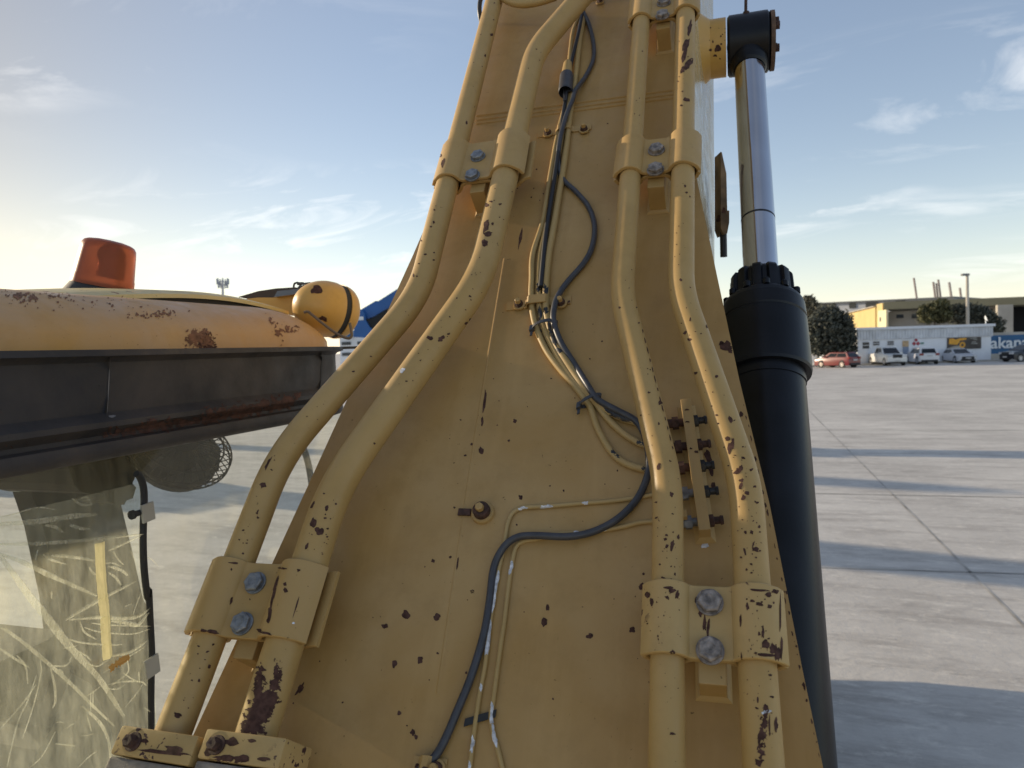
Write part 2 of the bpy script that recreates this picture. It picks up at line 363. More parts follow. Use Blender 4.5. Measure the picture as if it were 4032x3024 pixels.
# ================================================================== SETTING
def build_ground():
    m, n, l, b = nm('concrete_yard'); tc = n.new('ShaderNodeTexCoord')
    def nz(scale, det=8, ro=.65, sc=None):
        q = n.new('ShaderNodeTexNoise'); q.inputs['Scale'].default_value = scale; q.inputs['Detail'].default_value = det; q.inputs['Roughness'].default_value = ro
        if sc:
            mp = n.new('ShaderNodeMapping'); mp.inputs['Scale'].default_value = sc; mp.inputs['Rotation'].default_value = (0, 0, .3); l.new(tc.outputs['Object'], mp.inputs[0]); l.new(mp.outputs[0], q.inputs['Vector'])
        else: l.new(tc.outputs['Object'], q.inputs['Vector'])
        return q.outputs[0]
    def mix(f, a, c, bt='MIX'):
        q = n.new('ShaderNodeMix'); q.data_type = 'RGBA'; q.blend_type = bt
        for k, v in (('Factor', f), ('A', a), ('B', c)):
            if isinstance(v, tuple): q.inputs[k].default_value = v+(1,)
            elif isinstance(v, (int, float)): q.inputs[k].default_value = v
            else: l.new(v, q.inputs[k])
        return q.outputs['Result']
    def rg(v, a, c, lo=0, hi=1):
        q = n.new('ShaderNodeMapRange'); q.inputs[1].default_value = a; q.inputs[2].default_value = c; q.inputs[3].default_value = lo; q.inputs[4].default_value = hi; l.new(v, q.inputs[0]); return q.outputs[0]
    col = mix(rg(nz(.22, 9, .7), .38, .65), (.47, .445, .41), (.66, .63, .58))
    col = mix(rg(nz(.5, 9, .75, (1, 4.5, 1)), .48, .66, 0, .75), col, (.31, .285, .26))
    col = mix(rg(nz(2.2, 9, .75), .55, .78, 0, .6), col, (.27, .255, .24))
    col = mix(rg(nz(3.1, 9, .8, (1, 2.2, 1)), .52, .68, 0, .8), col, (.74, .70, .63))
    l.new(col, b.inputs['Base Color']); b.inputs['Roughness'].default_value = .75; b.inputs['Specular IOR Level'].default_value = .3
    bp = n.new('ShaderNodeBump'); bp.inputs['Strength'].default_value = .35; bp.inputs['Distance'].default_value = .02; l.new(nz(9, 8), bp.inputs['Height']); l.new(bp.outputs[0], b.inputs['Normal'])
    g = MB(); g.add([(-1500, -300, 0), (1500, -300, 0), (1500, 2500, 0), (-1500, 2500, 0)], [(0, 1, 2, 3)]); struct(g.build('ground', m))
    mj = simple('joint_sealant', (.36, .34, .305), .8, var=.4, scale=2)
    j = MB()
    def seam(a, c, w):
        a, c = V(a), V(c); d = (c-a).normalized(); s_ = V((-d.y, d.x, 0))*w/2; pts = dense([a, c], 1.2); L = []
        rnd = random.Random(5)
        for p in pts:
            k = rnd.uniform(.6, 1.3); q = V((p.x, p.y, .004)); L.append((q-s_*k, q+s_*k))
        for p, q in zip(L, L[1:]): j.add([p[0], q[0], q[1], p[1]], [(0, 1, 2, 3)])
    for (xa, ya, xb, yb, w) in ((1750, 890, 2212, 1352, .03), (1770, 1226, 2212, 1240, .035), (1750, 1066, 2212, 1075, .05), (1745, 930, 2212, 930, .04)):
        a, c = G(xa, ya), G(xb, yb); d = (c-a); seam(a-d*(1.0 if xa != 1750 or ya != 890 else .9), c+d*1.0, w)
    struct(j.build('paving_joints', mj))
build_ground()
# ---------- far things
M_wht = simple('white_sheet_wall', (.80, .82, .86), .6, var=.05, scale=1.5)
M_wht2 = simple('stained_fascia', (.66, .68, .71), .65, var=.16, scale=1.2)
M_yel = simple('yellow_render', (.60, .46, .20), .8, var=.07, scale=.4)
M_gry = simple('grey_cladding', (.36, .38, .42), .7, var=.06, scale=.3)
M_olv = simple('olive_fascia', (.19, .18, .12), .7, var=.08, scale=.3)
M_cnc = simple('pale_concrete', (.42, .39, .34), .8, var=.2, scale=.5)
M_win = simple('dark_window', (.02, .024, .03), .15)
M_void = simple('doorway_shade', (.012, .013, .016), .9)
M_blue = simple('blue_hoarding', (.018, .11, .25), .5, var=.08, scale=.5)
M_text = simple('white_lettering', (.75, .78, .8), .6)
fh = V((-sin(psi), cos(psi), 0))
def slab(mb, x0, x1, d0, d1, z0l, z1l, z0r=None, z1r=None, thick=.2, mi=0):
    """wall running from image column x0 at distance d0 to column x1 at d1; heights at both ends"""
    z0r = z0l if z0r is None else z0r; z1r = z1l if z1r is None else z1r
    a, c = at(x0, d0), at(x1, d1); n_ = V((c.y-a.y, -(c.x-a.x), 0)).normalized()*thick
    if n_.dot(fh) < 0: n_ = -n_
    A = [V((a.x, a.y, z0l)), V((c.x, c.y, z0r)), V((c.x, c.y, z1r)), V((a.x, a.y, z1l))]
    mb.prism(A, n_, mi)
def zpix(x, y, d):                      # height of the thing seen at pixel (x, y) at distance d
    return RD(x, y, d).z
def office():
    t = thing('office_building', 'low white office building with stained fascia and machine banner behind the parked cars', 'building', at(1990, 76, 0))
    D = 74; xl, xr = c7(655, 0)[0], c7(1903, 0)[0]; top = 3.95
    w = MB(); a, c = at(xl, D), at(xr, D); a.z = c.z = 0
    w.prism([a, c, c+V((0, 0, top-.35)), a+V((0, 0, top-.35))], fh*9); w.build('wall', M_wht, t)
    f = MB(); e = R0*.12; zf = top-.35
    f.prism([a-e-fh*.12+V((0, 0, zf-1.02)), c+e-fh*.12+V((0, 0, zf-1.02)), c+e-fh*.12+V((0, 0, zf)), a-e-fh*.12+V((0, 0, zf))], fh*.1)
    L = (c-a).length; rnd = random.Random(4)
    for i in range(46):
        q = a-e + R0*(L+.24)*(i+.5)/46 - fh*.16; f.box(q+V((0, 0, zf-.51)), (.08, .05, 1.0), (R0, fh, V((0, 0, 1))))
    f.build('fascia', M_wht2, t)
    r = MB(); r.prism([a-e*2-fh*.35+V((0, 0, top-.345)), c+e*2-fh*.35+V((0, 0, top-.345)), c+e*2-fh*.35+V((0, 0, top-.08)), a-e*2-fh*.35+V((0, 0, top-.08))], fh*9.5)
    r.build('roof', simple('white_roof_sheet', (.72, .74, .78), .45, var=.04), t)
    for (x0, x1, y0, y1) in ((708, 768, 942, 1005), (806, 862, 935, 975), (940, 995, 932, 972)):
        wn = MB(); cx0, cx1 = c7(x0, 0)[0], c7(x1, 0)[0]; z1, z0 = zpix(cx0, c7(0, y0)[1], D), zpix(cx0, c7(0, y1)[1], D)
        p, q = at(cx0, D-.05), at(cx1, D-.05); wn.prism([V((p.x, p.y, z0)), V((q.x, q.y, z0)), V((q.x, q.y, z1)), V((p.x, p.y, z1))], fh*.045); wo = wn.build('window', M_win, t)
        fr = MB()
        for zz in (z0, (z0+z1)/2, z1): fr.box(((p+q)/2+V((0, 0, 0)))*1+V((0, 0, 0)) - fh*.02 + V((0, 0, zz-((p+q)/2).z)), ((q-p).length+.1, .06, .06), (R0, fh, V((0, 0, 1))))
        fo = fr.build('window_frame', M_wht2, wo); fo.matrix_parent_inverse = Matrix.Identity(4); fo.location = -world_loc(t)*0
    # notice board with orange print, emblem and banner
    def panel(x0, x1, y0, y1, name, mat, off=.06, d=D):
        cx0, cx1 = c7(x0, 0)[0], c7(x1, 0)[0]; xm = (cx0+cx1)/2; z1, z0 = zpix(xm, c7(0, y0)[1], d), zpix(xm, c7(0, y1)[1], d); p, q = at(cx0, d-off), at(cx1, d-off)
        b_ = MB(); b_.prism([V((p.x, p.y, z0)), V((q.x, q.y, z0)), V((q.x, q.y, z1)), V((p.x, p.y, z1))], fh*(off-.012)); return b_, p, q, z0, z1
    nb, *_ = panel(1078, 1135, 930, 985, 'notice', None); nb.build('door_notice', simple('orange_print', (.55, .38, .22), .7, var=.3, scale=9), t)
    nb, *_ = panel(1080, 1135, 985, 1080, 'door', None, .04); nb.build('door', simple('blue_grey_door', (.25, .3, .4), .5), t)
    em = MB(); p = at(c7(1205, 0)[0], D-.04); zc = zpix(c7(1205, 0)[0], c7(0, 950)[1], D)
    for (dx, dz, s_) in ((0, .30, .2), (-.22, -.06, .22), (.2, -.06, .22)):
        q = p + R0*dx; q.z = zc+dz; em.prism([q-R0*s_, q-V((0, 0, s_)), q+R0*s_, q+V((0, 0, s_))], fh*.025)
    em.build('red_emblem', simple('red_emblem', (.38, .04, .06), .5), t)
    em = MB(); q = p + R0*.62; q.z = zc-.05; em.box(q, (.34, .04, .16), (R0, fh, V((0, 0, 1)))); em.build('green_wordmark', simple('green_mark', (.05, .2, .14), .6), t)
    b_, p, q, z0, z1 = panel(1497, 1812, 898, 1006, 'banner', None, .1); bo = b_.build('banner', simple('banner_print', (.055, .045, .04), .5, var=.5, scale=2.5), t)
    W_ = (q-p).length; Hh = z1-z0; org = simple('banner_orange', (.75, .36, .03), .5, var=.15, scale=5)
    def bp(u, v, o=.012): r_ = p + R0*(W_*u) - fh*o; r_.z = z0+Hh*v; return r_
    g = MB()
    g.prism([bp(.04, .45), bp(.28, .38), bp(.36, .62), bp(.34, .9), bp(.22, .82), bp(.18, .94), bp(.05, .92)], fh*.01)
    g.prism([bp(.34, .72), bp(.56, .80), bp(.56, .95), bp(.34, .93)], fh*.01)
    cc_ = bp(.44, .35); g.lathe(cc_, -fh, [(0, .26*Hh), (.006, .26*Hh), (.006, .12*Hh)], 20)
    g.build('printed_loader', org, t)
    g = MB()
    g.prism([bp(0, 0), bp(.5, 0), bp(.48, .1), bp(.36, .3), bp(.2, .26), bp(0, .12)], fh*.008); g.build('printed_ground', MATS['pale_concrete'], t); g = MB()
    for i, (a_, b2, c_) in enumerate(((.68, .86, .88), (.78, .88, .78), (.72, .84, .55), (.7, .9, .42))): g.prism([bp(a_, c_), bp(b2, c_), bp(b2, c_+.045), bp(a_, c_+.045)], fh*.008)
    g.build('printed_text', simple('banner_pale', (.45, .45, .42), .6), t)
    dsh = MB(); q = at(c7(1855, 0)[0], D+.6, top); dsh.tube([q-V((0, 0, .1)), q+V((0, 0, .42))], .05, 8); dsh.lathe(q+V((0, 0, .45))-R0*.1, R0*.8-fh*.5+V((0, 0, .4)), [(0, .08), (.12, .3), (.16, .34), (.14, .3), (.05, .05)], 14)
    dsh.build('satellite_dish', M_text, t)
office()
def warehouse_left():
    t = thing('warehouse', 'long pale grey warehouse with high windows farthest behind the trees', 'building', at(1850, 190, 0))
    b_ = MB(); d0, d1 = 200, 170; x0, x1 = c7(270, 0)[0]-40, c7(1555, 0)[0]
    za, zb = zpix(x0, c7(0, 588)[1], d0), zpix(x1, c7(0, 520)[1], d1)
    slab(b_, x0, x1, d0, d1, 0, za, 0, zb, 30); b_.build('wall', M_gry, t)
    r_ = MB(); slab(r_, x0-2, x1+1, d0-.8, d1-.8, za-.3, za+.05, zb-.3, zb+.05, 31); r_.build('roof', simple('dark_roof_edge', (.1, .11, .12), .6), t)
    for (xa, xb, y) in ((330, 455, 612), (580, 640, 605), (735, 845, 600), (1010, 1100, 585)):
        k0 = (c7(xa, 0)[0]-x0)/(x1-x0); k1 = (c7(xb, 0)[0]-x0)/(x1-x0); dm0 = 1/((1-k0)/d0+k0/d1); dm1 = 1/((1-k1)/d0+k1/d1)
        w = MB(); z = zpix(c7(xa, 0)[0], c7(0, y)[1], dm0); slab(w, c7(xa, 0)[0], c7(xb, 0)[0], dm0-.25, dm1-.25, z-.65, z+.65, thick=.2); w.build('window', M_win, t)
warehouse_left()
def yellow_building():
    t = thing('warehouse', 'sunlit yellow warehouse with sloping wall and olive fascia behind the white office', 'building', at(1960, 120, 0))
    xa, xb, xc, xd = c7(535, 0)[0], c7(855, 0)[0], c7(912, 0)[0], c7(945, 0)[0]
    b_ = MB()
    d0, d1 = 150, 118
    slab(b_, xa, xb, d0, d1, 0, zpix(xa, c7(0, 688)[1], d0), 0, zpix(xb, c7(0, 612)[1], d1), .5)
    slab(b_, xb, xc, d1-.2, d1-6, 0, zpix(xb, c7(0, 590)[1], d1), 0, zpix(xc, c7(0, 577)[1], d1-6), .3)
    b_.build('wall', M_yel, t)
    p_ = MB(); slab(p_, xa, xb, d0-.4, d1-.4, zpix(xa, c7(0, 688)[1], d0)-.02, zpix(xa, c7(0, 682)[1], d0), zpix(xb, c7(0, 612)[1], d1), zpix(xb, c7(0, 604)[1], d1), .8); p_.build('parapet', M_cnc, t)
    for xx in (745,):
        q = MB(); k = (745-535)/320; dd = 1/((1-k)/d0+k/d1); slab(q, c7(738, 0)[0], c7(752, 0)[0], dd-.5, dd-.9, 0, zpix(c7(745, 0)[0], c7(0, 642)[1], dd), thick=.3); q.build('pilaster', simple('yellow_pilaster', (.45, .34, .14), .8), t)
    s_ = MB(); slab(s_, c7(868, 0)[0], xd, d1-6, d1-10, 0, zpix(c7(868, 0)[0], c7(0, 650)[1], d1-6), thick=.3); so_ = s_.build('stair_tower', simple('cream_render', (.72, .64, .42), .8), t)
    w = MB(); slab(w, c7(876, 0)[0], c7(892, 0)[0], d1-6.9, d1-7.6, zpix(c7(880, 0)[0], c7(0, 752)[1], d1-6), zpix(c7(880, 0)[0], c7(0, 712)[1], d1-6), thick=.2); w.build('window', M_win, t)
    # long wall facing the yard
    xe, xf = c7(2110, 0)[0], 2330
    g = MB(); dd = 110; slab(g, xd, xe, dd, dd-8, 0, zpix(xd, c7(0, 660)[1], dd), 0, zpix(xe, c7(0, 600)[1], dd-8), .6); g.build('front_wall', simple('grey_front_wall', (.30, .28, .25), .8, var=.15, scale=.3), t)
    f = MB(); slab(f, c7(905, 0)[0], xf, dd-1.5, dd-14, zpix(c7(905, 0)[0], c7(0, 640)[1], dd), zpix(c7(905, 0)[0], c7(0, 572)[1], dd), zpix(xf, c7(0, 575)[1], dd-14), zpix(xf, c7(0, 500)[1], dd-14), 25); f.build('fascia', M_olv, t)
    g = MB(); slab(g, c7(1965, 0)[0], xe, dd-10, dd-10.5, 0, zpix(xe, c7(0, 590)[1], dd-10.5), thick=.8); g.build('pillar', M_cnc, t)
    v = MB(); slab(v, xe, xf, dd-2, dd-4, 0, zpix(xe, c7(0, 590)[1], dd-2), thick=1); v.build('doorway', M_void, t)  # solid near-black slab; its colour stands for the shade inside the open doorway
    for xx in (1057, 1200):
        w = MB(); y0, y1 = c7(0, 688)[1], c7(0, 722)[1]; x_ = c7(xx, 0)[0]; slab(w, x_-7, x_+7, dd-2, dd-2.2, zpix(x_, y1, dd), zpix(x_, y0, dd), thick=.4); w.build('window', M_win, t)
yellow_building()
def hoarding():
    t = thing('hoarding', 'blue hoarding with white lettering to the right of the white office', 'sign', at(2150, 78, 0))
    x0 = c7(1908, 0)[0]; d = 79; zt = zpix(x0, c7(0, 880)[1], d); zb = zpix(x0, c7(0, 1052)[1], d)
    b_ = MB(); a, c = at(x0-3, d), at(2300, d-1); b_.prism([V((a.x, a.y, zb)), V((c.x, c.y, zb)), V((c.x, c.y, zt)), V((a.x, a.y, zt))], fh*.15); b_.build('panel', M_blue, t)
    b_ = MB(); b_.prism([V((a.x, a.y, zt)), V((c.x, c.y, zt)), V((c.x, c.y, zt+.3)), V((a.x, a.y, zt+.3))], fh*.3); b_.build('coping', M_cnc, t)
    b_ = MB(); b_.prism([V((a.x, a.y, 0)), V((c.x, c.y, 0)), V((c.x, c.y, zb)), V((a.x, a.y, zb))], fh*.3); b_.build('plinth', M_cnc, t)
    cu = bpy.data.curves.new('txt', 'FONT'); cu.body = 'akana'; cu.size = 1.75; cu.extrude = .02; cu.offset = .03
    to = bpy.data.objects.new('txt', cu); C.objects.link(to); dg = bpy.context.evaluated_depsgraph_get(); me = bpy.data.meshes.new_from_object(to.evaluated_get(dg)); bpy.data.objects.remove(to)
    lt = bpy.data.objects.new('lettering', me); me.name = 'lettering'; me.materials.clear(); me.materials.append(M_text); C.objects.link(lt); lt.parent = t
    p = at(c7(1898, 0)[0], d-.1); p.z = zpix(c7(1905, 0)[0], c7(0, 1000)[1], d)
    dirv = (c-a).normalized(); lt.matrix_parent_inverse = Matrix.Translation(-world_loc(t))
    up = V((0, 0, 1)); nn = dirv.cross(up); lt.matrix_basis = Matrix(((dirv.x, 0, nn.x, p.x), (dirv.y, 0, nn.y, p.y), (0, 1, 0, p.z), (0, 0, 0, 1)))
hoarding()
def lamp_post():
    t = thing('lamp_post', 'tall pale lamp post rising behind the white office', 'lamp post', at(c7(1690, 0)[0], 90, 0))
    b_ = MB(); d = 90; p = at(c7(1690, 0)[0], d); zt = zpix(c7(1680, 0)[0], c7(0, 322)[1], d); q = at(c7(1681, 0)[0], d, zt)
    b_.tube([p, q], .2, 10, rr=[.24, .17]); b_.build('pole', M_cnc, t)
    b_ = MB(); b_.bbox(q-R0*.25+V((0, 0, .1)), (.95, .4, .28), .06, (R0, fh, V((0, 0, 1)))); b_.build('lamp_head', simple('lamp_grey', (.2, .2, .2), .5), t)
lamp_post()
def cranes():
    mc = simple('distant_crane_steel', (.33, .27, .25), .7)
    for i, (x0, y0, x1, y1, w) in enumerate(((1182, 342, 1218, 530, 9), (1364, 380, 1390, 520, 10), (1392, 392, 1412, 520, 9), (1410, 358, 1440, 520, 10), (1512, 382, 1545, 545, 12), (1612, 435, 1634, 545, 10))):
        d = 420; a = c7(x0, y0); c = c7(x1, y1+60); A, B = RD(a[0], a[1], d), RD(c[0], c[1], d); wd_ = w/2.3734/FPX*d
        pos = ['leftmost of the distant crane booms, standing apart', 'second distant crane boom from the left, left edge of the close trio', 'third distant crane boom from the left, shortest of the close trio', 'fourth distant crane boom from the left, tallest of the close trio', 'thick crane boom above the warehouse roof end', 'short crane boom nearest the lamp post'][i]
        mb = MB(); ax = (B-A).normalized(); s1 = R0; s2 = ax.cross(s1).normalized(); n_ = 14
        for k in range(n_):
            p, q = A.lerp(B, k/n_), A.lerp(B, (k+1)/n_)
            for sa in (-1, 1):
                for sb in (-1, 1): mb.tube([p+s1*sa*wd_/2+s2*sb*wd_/2, q+s1*sa*wd_/2+s2*sb*wd_/2], .16, 4, smooth=False)
                mb.tube([p+s1*sa*wd_/2+s2*wd_/2, q-s1*sa*wd_/2+s2*wd_/2], .13, 4, smooth=False)
        o = mb.build('crane_boom', mc); tag(o, pos, 'crane', 'crane booms on the skyline')
cranes()
def mast():
    t = thing('telecom_mast', 'slim telecom mast with a crown of antenna panels beyond the cab roof', 'mast', at(481, 160, 0))
    d = 160; x, y = 480, 606; p = RD(482, 636, d); top = RD(481, 604, d); b_ = MB(); g0 = at(483, d, 0); b_.tube([g0, top], .3, 8, rr=[.5, .22]); b_.build('pole', M_gry, t)
    for zc, rr_ in ((RD(481, 608, d).z, 1.25), (RD(481, 616, d).z, 1.0)):
        for k in range(7):
            a = 2*pi*k/7; q = V((top.x+cos(a)*rr_, top.y+sin(a)*rr_, zc)); m_ = MB(); m_.box(q, (.2, .2, 1.3)); m_.tube([V((top.x, top.y, zc)), q], .06, 4); m_.build('antenna_panel', M_gry, t)
mast()
# ---------- trees
def leafmat(name, c):
    m, n, l, b = nm(name); b.inputs['Roughness'].default_value = .7
    oi = n.new('ShaderNodeTexCoord'); nz = n.new('ShaderNodeTexNoise'); nz.inputs['Scale'].default_value = .9; nz.inputs['Detail'].default_value = 5; l.new(oi.outputs['Object'], nz.inputs['Vector'])
    r = n.new('ShaderNodeValToRGB'); r.color_ramp.elements[0].position = .35; r.color_ramp.elements[1].position = .68
    r.color_ramp.elements[0].color = tuple(q*.6 for q in c)+(1,); r.color_ramp.elements[1].color = tuple(q*1.5 for q in c)+(1,); l.new(nz.outputs[0], r.inputs[0]); l.new(r.outputs[0], b.inputs['Base Color'])
    return m
M_leafd = leafmat('dark_foliage', (.070, .076, .058)); M_leafo = leafmat('olive_foliage', (.085, .085, .035)); M_leafp = leafmat('pale_foliage', (.13, .12, .08)); M_bark = simple('bark', (.09, .07, .05), .9)
def tree(x, d, ybot_z, blobs, label, mat, n_, ls, seed):
    """blobs: (column, row, radius_px) in c7 pixels"""
    rnd = random.Random(seed); base = at(c7(x, 0)[0], d, 0); t = thing('tree', label, 'tree', base); k = d/FPX/2.3734
    B = []; cr = MB()
    for (bx, by, br) in blobs:
        q = c7(bx, by); B.append((RD(q[0], q[1], d), br*k))
    tot = sum(r**2 for _, r in B)
    for (c_, r), (bx, by, br) in zip(B, blobs):
        for i in range(int(n_*r*r/tot)):
            v = V((rnd.gauss(0, 1), rnd.gauss(0, 1), rnd.gauss(0, 1))).normalized()
            rad = r*(rnd.random()**.35)*(1 + .5*noise.noise(v*3.2+V((seed+bx*.1, 0, 0)))) ; p = c_ + V((v.x, v.y, v.z*.9))*rad
            if p.z < ybot_z: continue
            for _ in range(2):
                a = V((rnd.gauss(0, 1), rnd.gauss(0, 1), rnd.gauss(0, 1))).normalized(); b2 = a.orthogonal().normalized(); s_ = ls*rnd.uniform(.5, 1.3); c2 = a.cross(b2); o_ = p+a*ls*.5
                cr.add([o_-b2*s_*.5, o_+c2*s_*.35, o_+b2*s_, o_-c2*s_*.35], [(0, 1, 2, 3)])
    cr.build('crown', mat, t, fix=False)
    tr = MB(); top = B[0][0]; tr.tube([base, base.lerp(V((top.x, top.y, top.z)), .5)+V((.1, 0, 0)), top], .2, 8, rr=[.22, .15, .05])
    for c_, r in B[1:]: tr.tube([base.lerp(top, .35), base.lerp(top, .4).lerp(c_, .5), c_], .08, 6, rr=[.1, .07, .02])
    tr.build('trunk', M_bark, t)
tree(390, 72.6, .6, [(400, 850, 190), (480, 760, 120), (300, 780, 120), (400, 700, 110), (300, 960, 120), (520, 930, 110), (420, 1010, 120), (560, 850, 70), (230, 870, 80), (590, 930, 55), (600, 1010, 50), (580, 790, 40)], 'broad dark evergreen tree left of the white office', M_leafd, 9000, .26, 3)
tree(200, 92, 1, [(215, 640, 90), (200, 560, 60), (260, 600, 50), (190, 740, 80), (620, 880, 40)], 'sparse pale tree standing behind the dark evergreen', M_leafp, 1300, .3, 5)
tree(1380, 92, 1, [(1370, 660, 100), (1300, 700, 75), (1430, 600, 70), (1280, 640, 50), (1450, 690, 80)], 'olive green bushy tree behind the middle of the white office', M_leafo, 3200, .3, 7)
tree(1650, 93, 1, [(1620, 690, 110), (1760, 690, 110), (1850, 710, 90), (1560, 640, 60), (1700, 660, 90), (1930, 780, 80), (1960, 830, 60)], 'dark low tree behind the lamp post and office roof', M_leafd, 5000, .3, 9)
# ---------- cars
M_tyre = simple('tyre_rubber', (.02, .02, .02), .8); M_rim = simple('alloy_rim', (.5, .5, .52), .3, .8, var=.1); M_cglass = simple('car_glass', (.015, .018, .022), .08); M_plate = simple('number_plate', (.5, .5, .5), .5)
M_hl = simple('headlamp_lens', (.55, .57, .6), .15); M_tl = simple('tail_lamp_lens', (.25, .02, .02), .2); M_trim = simple('black_plastic_trim', (.02, .02, .022), .6)
def car(name, label, x, d, ang, col, L, W, H, prof, gh, face, group='cars parked in front of the white office', rimc=None):
    """local x = forward; prof = lower body side outline; gh = greenhouse (x0,x1 base, x0,x1 roof, z0)"""
    base = at(x, d, 0); t = thing(name, label, 'car' if name != 'pickup_truck' else 'pickup', base, group)
    fw = (R0*sin(ang) - fh*cos(ang)).normalized(); lf = V((0, 0, 1)).cross(fw); up = V((0, 0, 1)); t.location = base
    Q = lambda a, b_, z: base + fw*a + lf*b_ + up*z
    body = MB(); rings = []
    for s_, k, dz in ((-1, .93, .05), (-.97, .985, .015), (-.6, 1, 0), (0, 1.015, 0), (.6, 1, 0), (.97, .985, .015), (1, .93, .05)):
        rings.append([Q(px*k, s_*W/2*(1 if pz < H*.6 else .96), pz if pz < .3 else pz-dz) for px, pz in prof])
    body.loft(rings, caps=True)
    x0, x1, r0, r1, z0 = gh
    def gp(xx, s_, z, ins): return Q(xx, s_*(W/2-ins), z)
    z1 = H-.05
    lo = [gp(x0, -1, z0, .06), gp(x1, -1, z0, .06), gp(x1, 1, z0, .06), gp(x0, 1, z0, .06)]; hi = [gp(r0, -1, z1, .22), gp(r1, -1, z1, .22), gp(r1, 1, z1, .22), gp(r0, 1, z1, .22)]
    h2 = [gp(r0+.12, -1, H, .32), gp(r1-.15, -1, H, .32), gp(r1-.15, 1, H, .32), gp(r0+.12, 1, H, .32)]
    body.loft([lo, hi, h2], smooth=False, caps=True)
    mp_ = simple('car_paint_'+name+str(len(MATS)), col, .3, var=.02, coat=.2); mp_.name = 'car_paint'
    bo = body.build('body', mp_, t)
    def pane(i, j, u0, u1, v0, v1, nm_):
        a, b_, c_, d_ = lo[i], lo[j], hi[j], hi[i]
        def bl(u, v): return (a.lerp(b_, u)).lerp(d_.lerp(c_, u), v)
        n_ = (b_-a).cross(d_-a).normalized(); cen = (lo[0]+lo[2]+hi[0]+hi[2])/4
        if n_.dot(bl(.5, .5)-cen) < 0: n_ = -n_
        g = MB(); g.prism([bl(u0, v0)+n_*.004, bl(u1, v0)+n_*.004, bl(u1, v1)+n_*.004, bl(u0, v1)+n_*.004], n_*.012); g.build(nm_, M_cglass, t)
    pane(1, 2, .06, .94, .08, .92, 'windscreen'); pane(0, 3, .1, .9, .12, .88, 'rear_window')
    for (i, j) in ((0, 1), (3, 2)):
        pane(i, j, .08, .47, .12, .86, 'side_window'); pane(i, j, .51, .88, .12, .86, 'side_window')
    fx, rx = L/2-.85, -L/2+.8; wr = .34 if H < 1.6 else .38
    for ax_ in (fx, rx):
        for s_ in (-1, 1):
            o_ = Q(ax_, s_*(W/2-.2), wr); w = MB(); w.lathe(o_, lf*s_, [(0, .05), (0, wr-.03), (.02, wr), (.2, wr), (.225, wr-.04), (.215, wr*.66)], 24)
            wo = w.build('wheel', M_tyre, t)
            rm = MB(); rm.lathe(o_+lf*s_*.205, lf*s_, [(0, wr*.68), (.012, wr*.66), (-.01, wr*.6), (-.04, wr*.5), (-.04, .01)], 24)
            for k in range(7):
                a = 2*pi*k/7; dv = fw*cos(a)+up*sin(a); sv = up*cos(a)-fw*sin(a); rm.box(o_+lf*s_*.2+dv*wr*.33, (wr*.62, .05, .02), (dv, sv, lf))
            q = rm.build('rim', rimc or M_rim, wo); q.matrix_parent_inverse = Matrix.Translation(V((0, 0, 0)))
            ar = MB(); ar.lathe(Q(ax_, s_*(W/2-.02), wr), lf*s_, [(0, wr+.07), (.012, wr+.06), (.012, wr)], 24); ar.build('wheel_arch', M_trim, t)
    fr_x = L/2; zf = face['z']
    for s_ in (-1, 1):
        g = MB(); g.bbox(Q(fr_x-.13, s_*(W/2-.27), zf), (.28, .42, .17), .04, (fw, lf, up)); g.build('headlight', M_hl, t)
        g = MB(); g.bbox(Q(-L/2+.08, s_*(W/2-.2), face.get('tz', zf+.1)), (.2, .34, .2), .03, (fw, lf, up)); g.build('tail_light', M_tl, t)
        g = MB(); g.bbox(Q(x1-.35, s_*(W/2+.07), z0+.1), (.12, .22, .15), .04, (fw, lf, up)); g.build('mirror', mp_, t)
    g = MB(); gw, ghh = face.get('grille', (.9, .22)); g.bbox(Q(fr_x-.02, 0, face.get('gz', zf-.03)), (.12, gw, ghh), .03, (fw, lf, up)); g.build('grille', M_trim, t)
    g = MB(); g.bbox(Q(fr_x-.02, 0, .32), (.14, W*.72, .14), .03, (fw, lf, up)); g.build('bumper_trim', M_trim, t); g = MB(); g.bbox(Q(-L/2+.03, 0, .36), (.16, W*.8, .2), .03, (fw, lf, up)); g.build('bumper_trim', M_trim, t)
    g = MB(); g.box(Q(fr_x+.055, 0, .5), (.02, .5, .12), (fw, lf, up)); g.build('number_plate', M_plate, t); g = MB(); g.box(Q(-L/2-.035, 0, face.get('pz', .8)), (.03, .5, .13), (fw, lf, up)); g.build('number_plate', M_plate, t)
    if face.get('bed'):
        g = MB(); g.box(Q(-L/2+.78, 0, 1.08), (1.4, W-.2, .06), (fw, lf, up)); g.build('load_bed', M_trim, t)
hb = [(-2, .25), (2, .22), (2.04, .55), (1.98, .78), (1.15, .98), (.6, 1.0), (-1.3, 1.03), (-1.95, 1.0), (-2.03, .6)]
car('hatchback', 'red hatchback parked beside the dark tree, seen from its left rear', c7(465, 0)[0], 69.5, radians(206), (.15, .002, .01), 4.05, 1.7, 1.5, hb, (-1.95, 1.05, -1.6, .35, .98), dict(z=.72, tz=.95, pz=.75), rimc=simple('bright_rim', (.75, .72, .66), .35, .5))
pk = [(-2.6, .38), (2.55, .38), (2.62, .7), (2.55, 1.08), (1.3, 1.2), (.9, 1.2), (-2.55, 1.15), (-2.65, .7)]
car('pickup_truck', 'white pickup truck with black grille parked nose out beside the red hatchback', c7(930, 0)[0], 71.5, radians(-7), (.72, .72, .70), 5.2, 1.85, 1.82, pk, (-1.0, 1.35, -.7, .55, 1.15), dict(z=.95, tz=1.0, grille=(.85, .34), gz=.93, bed=True))
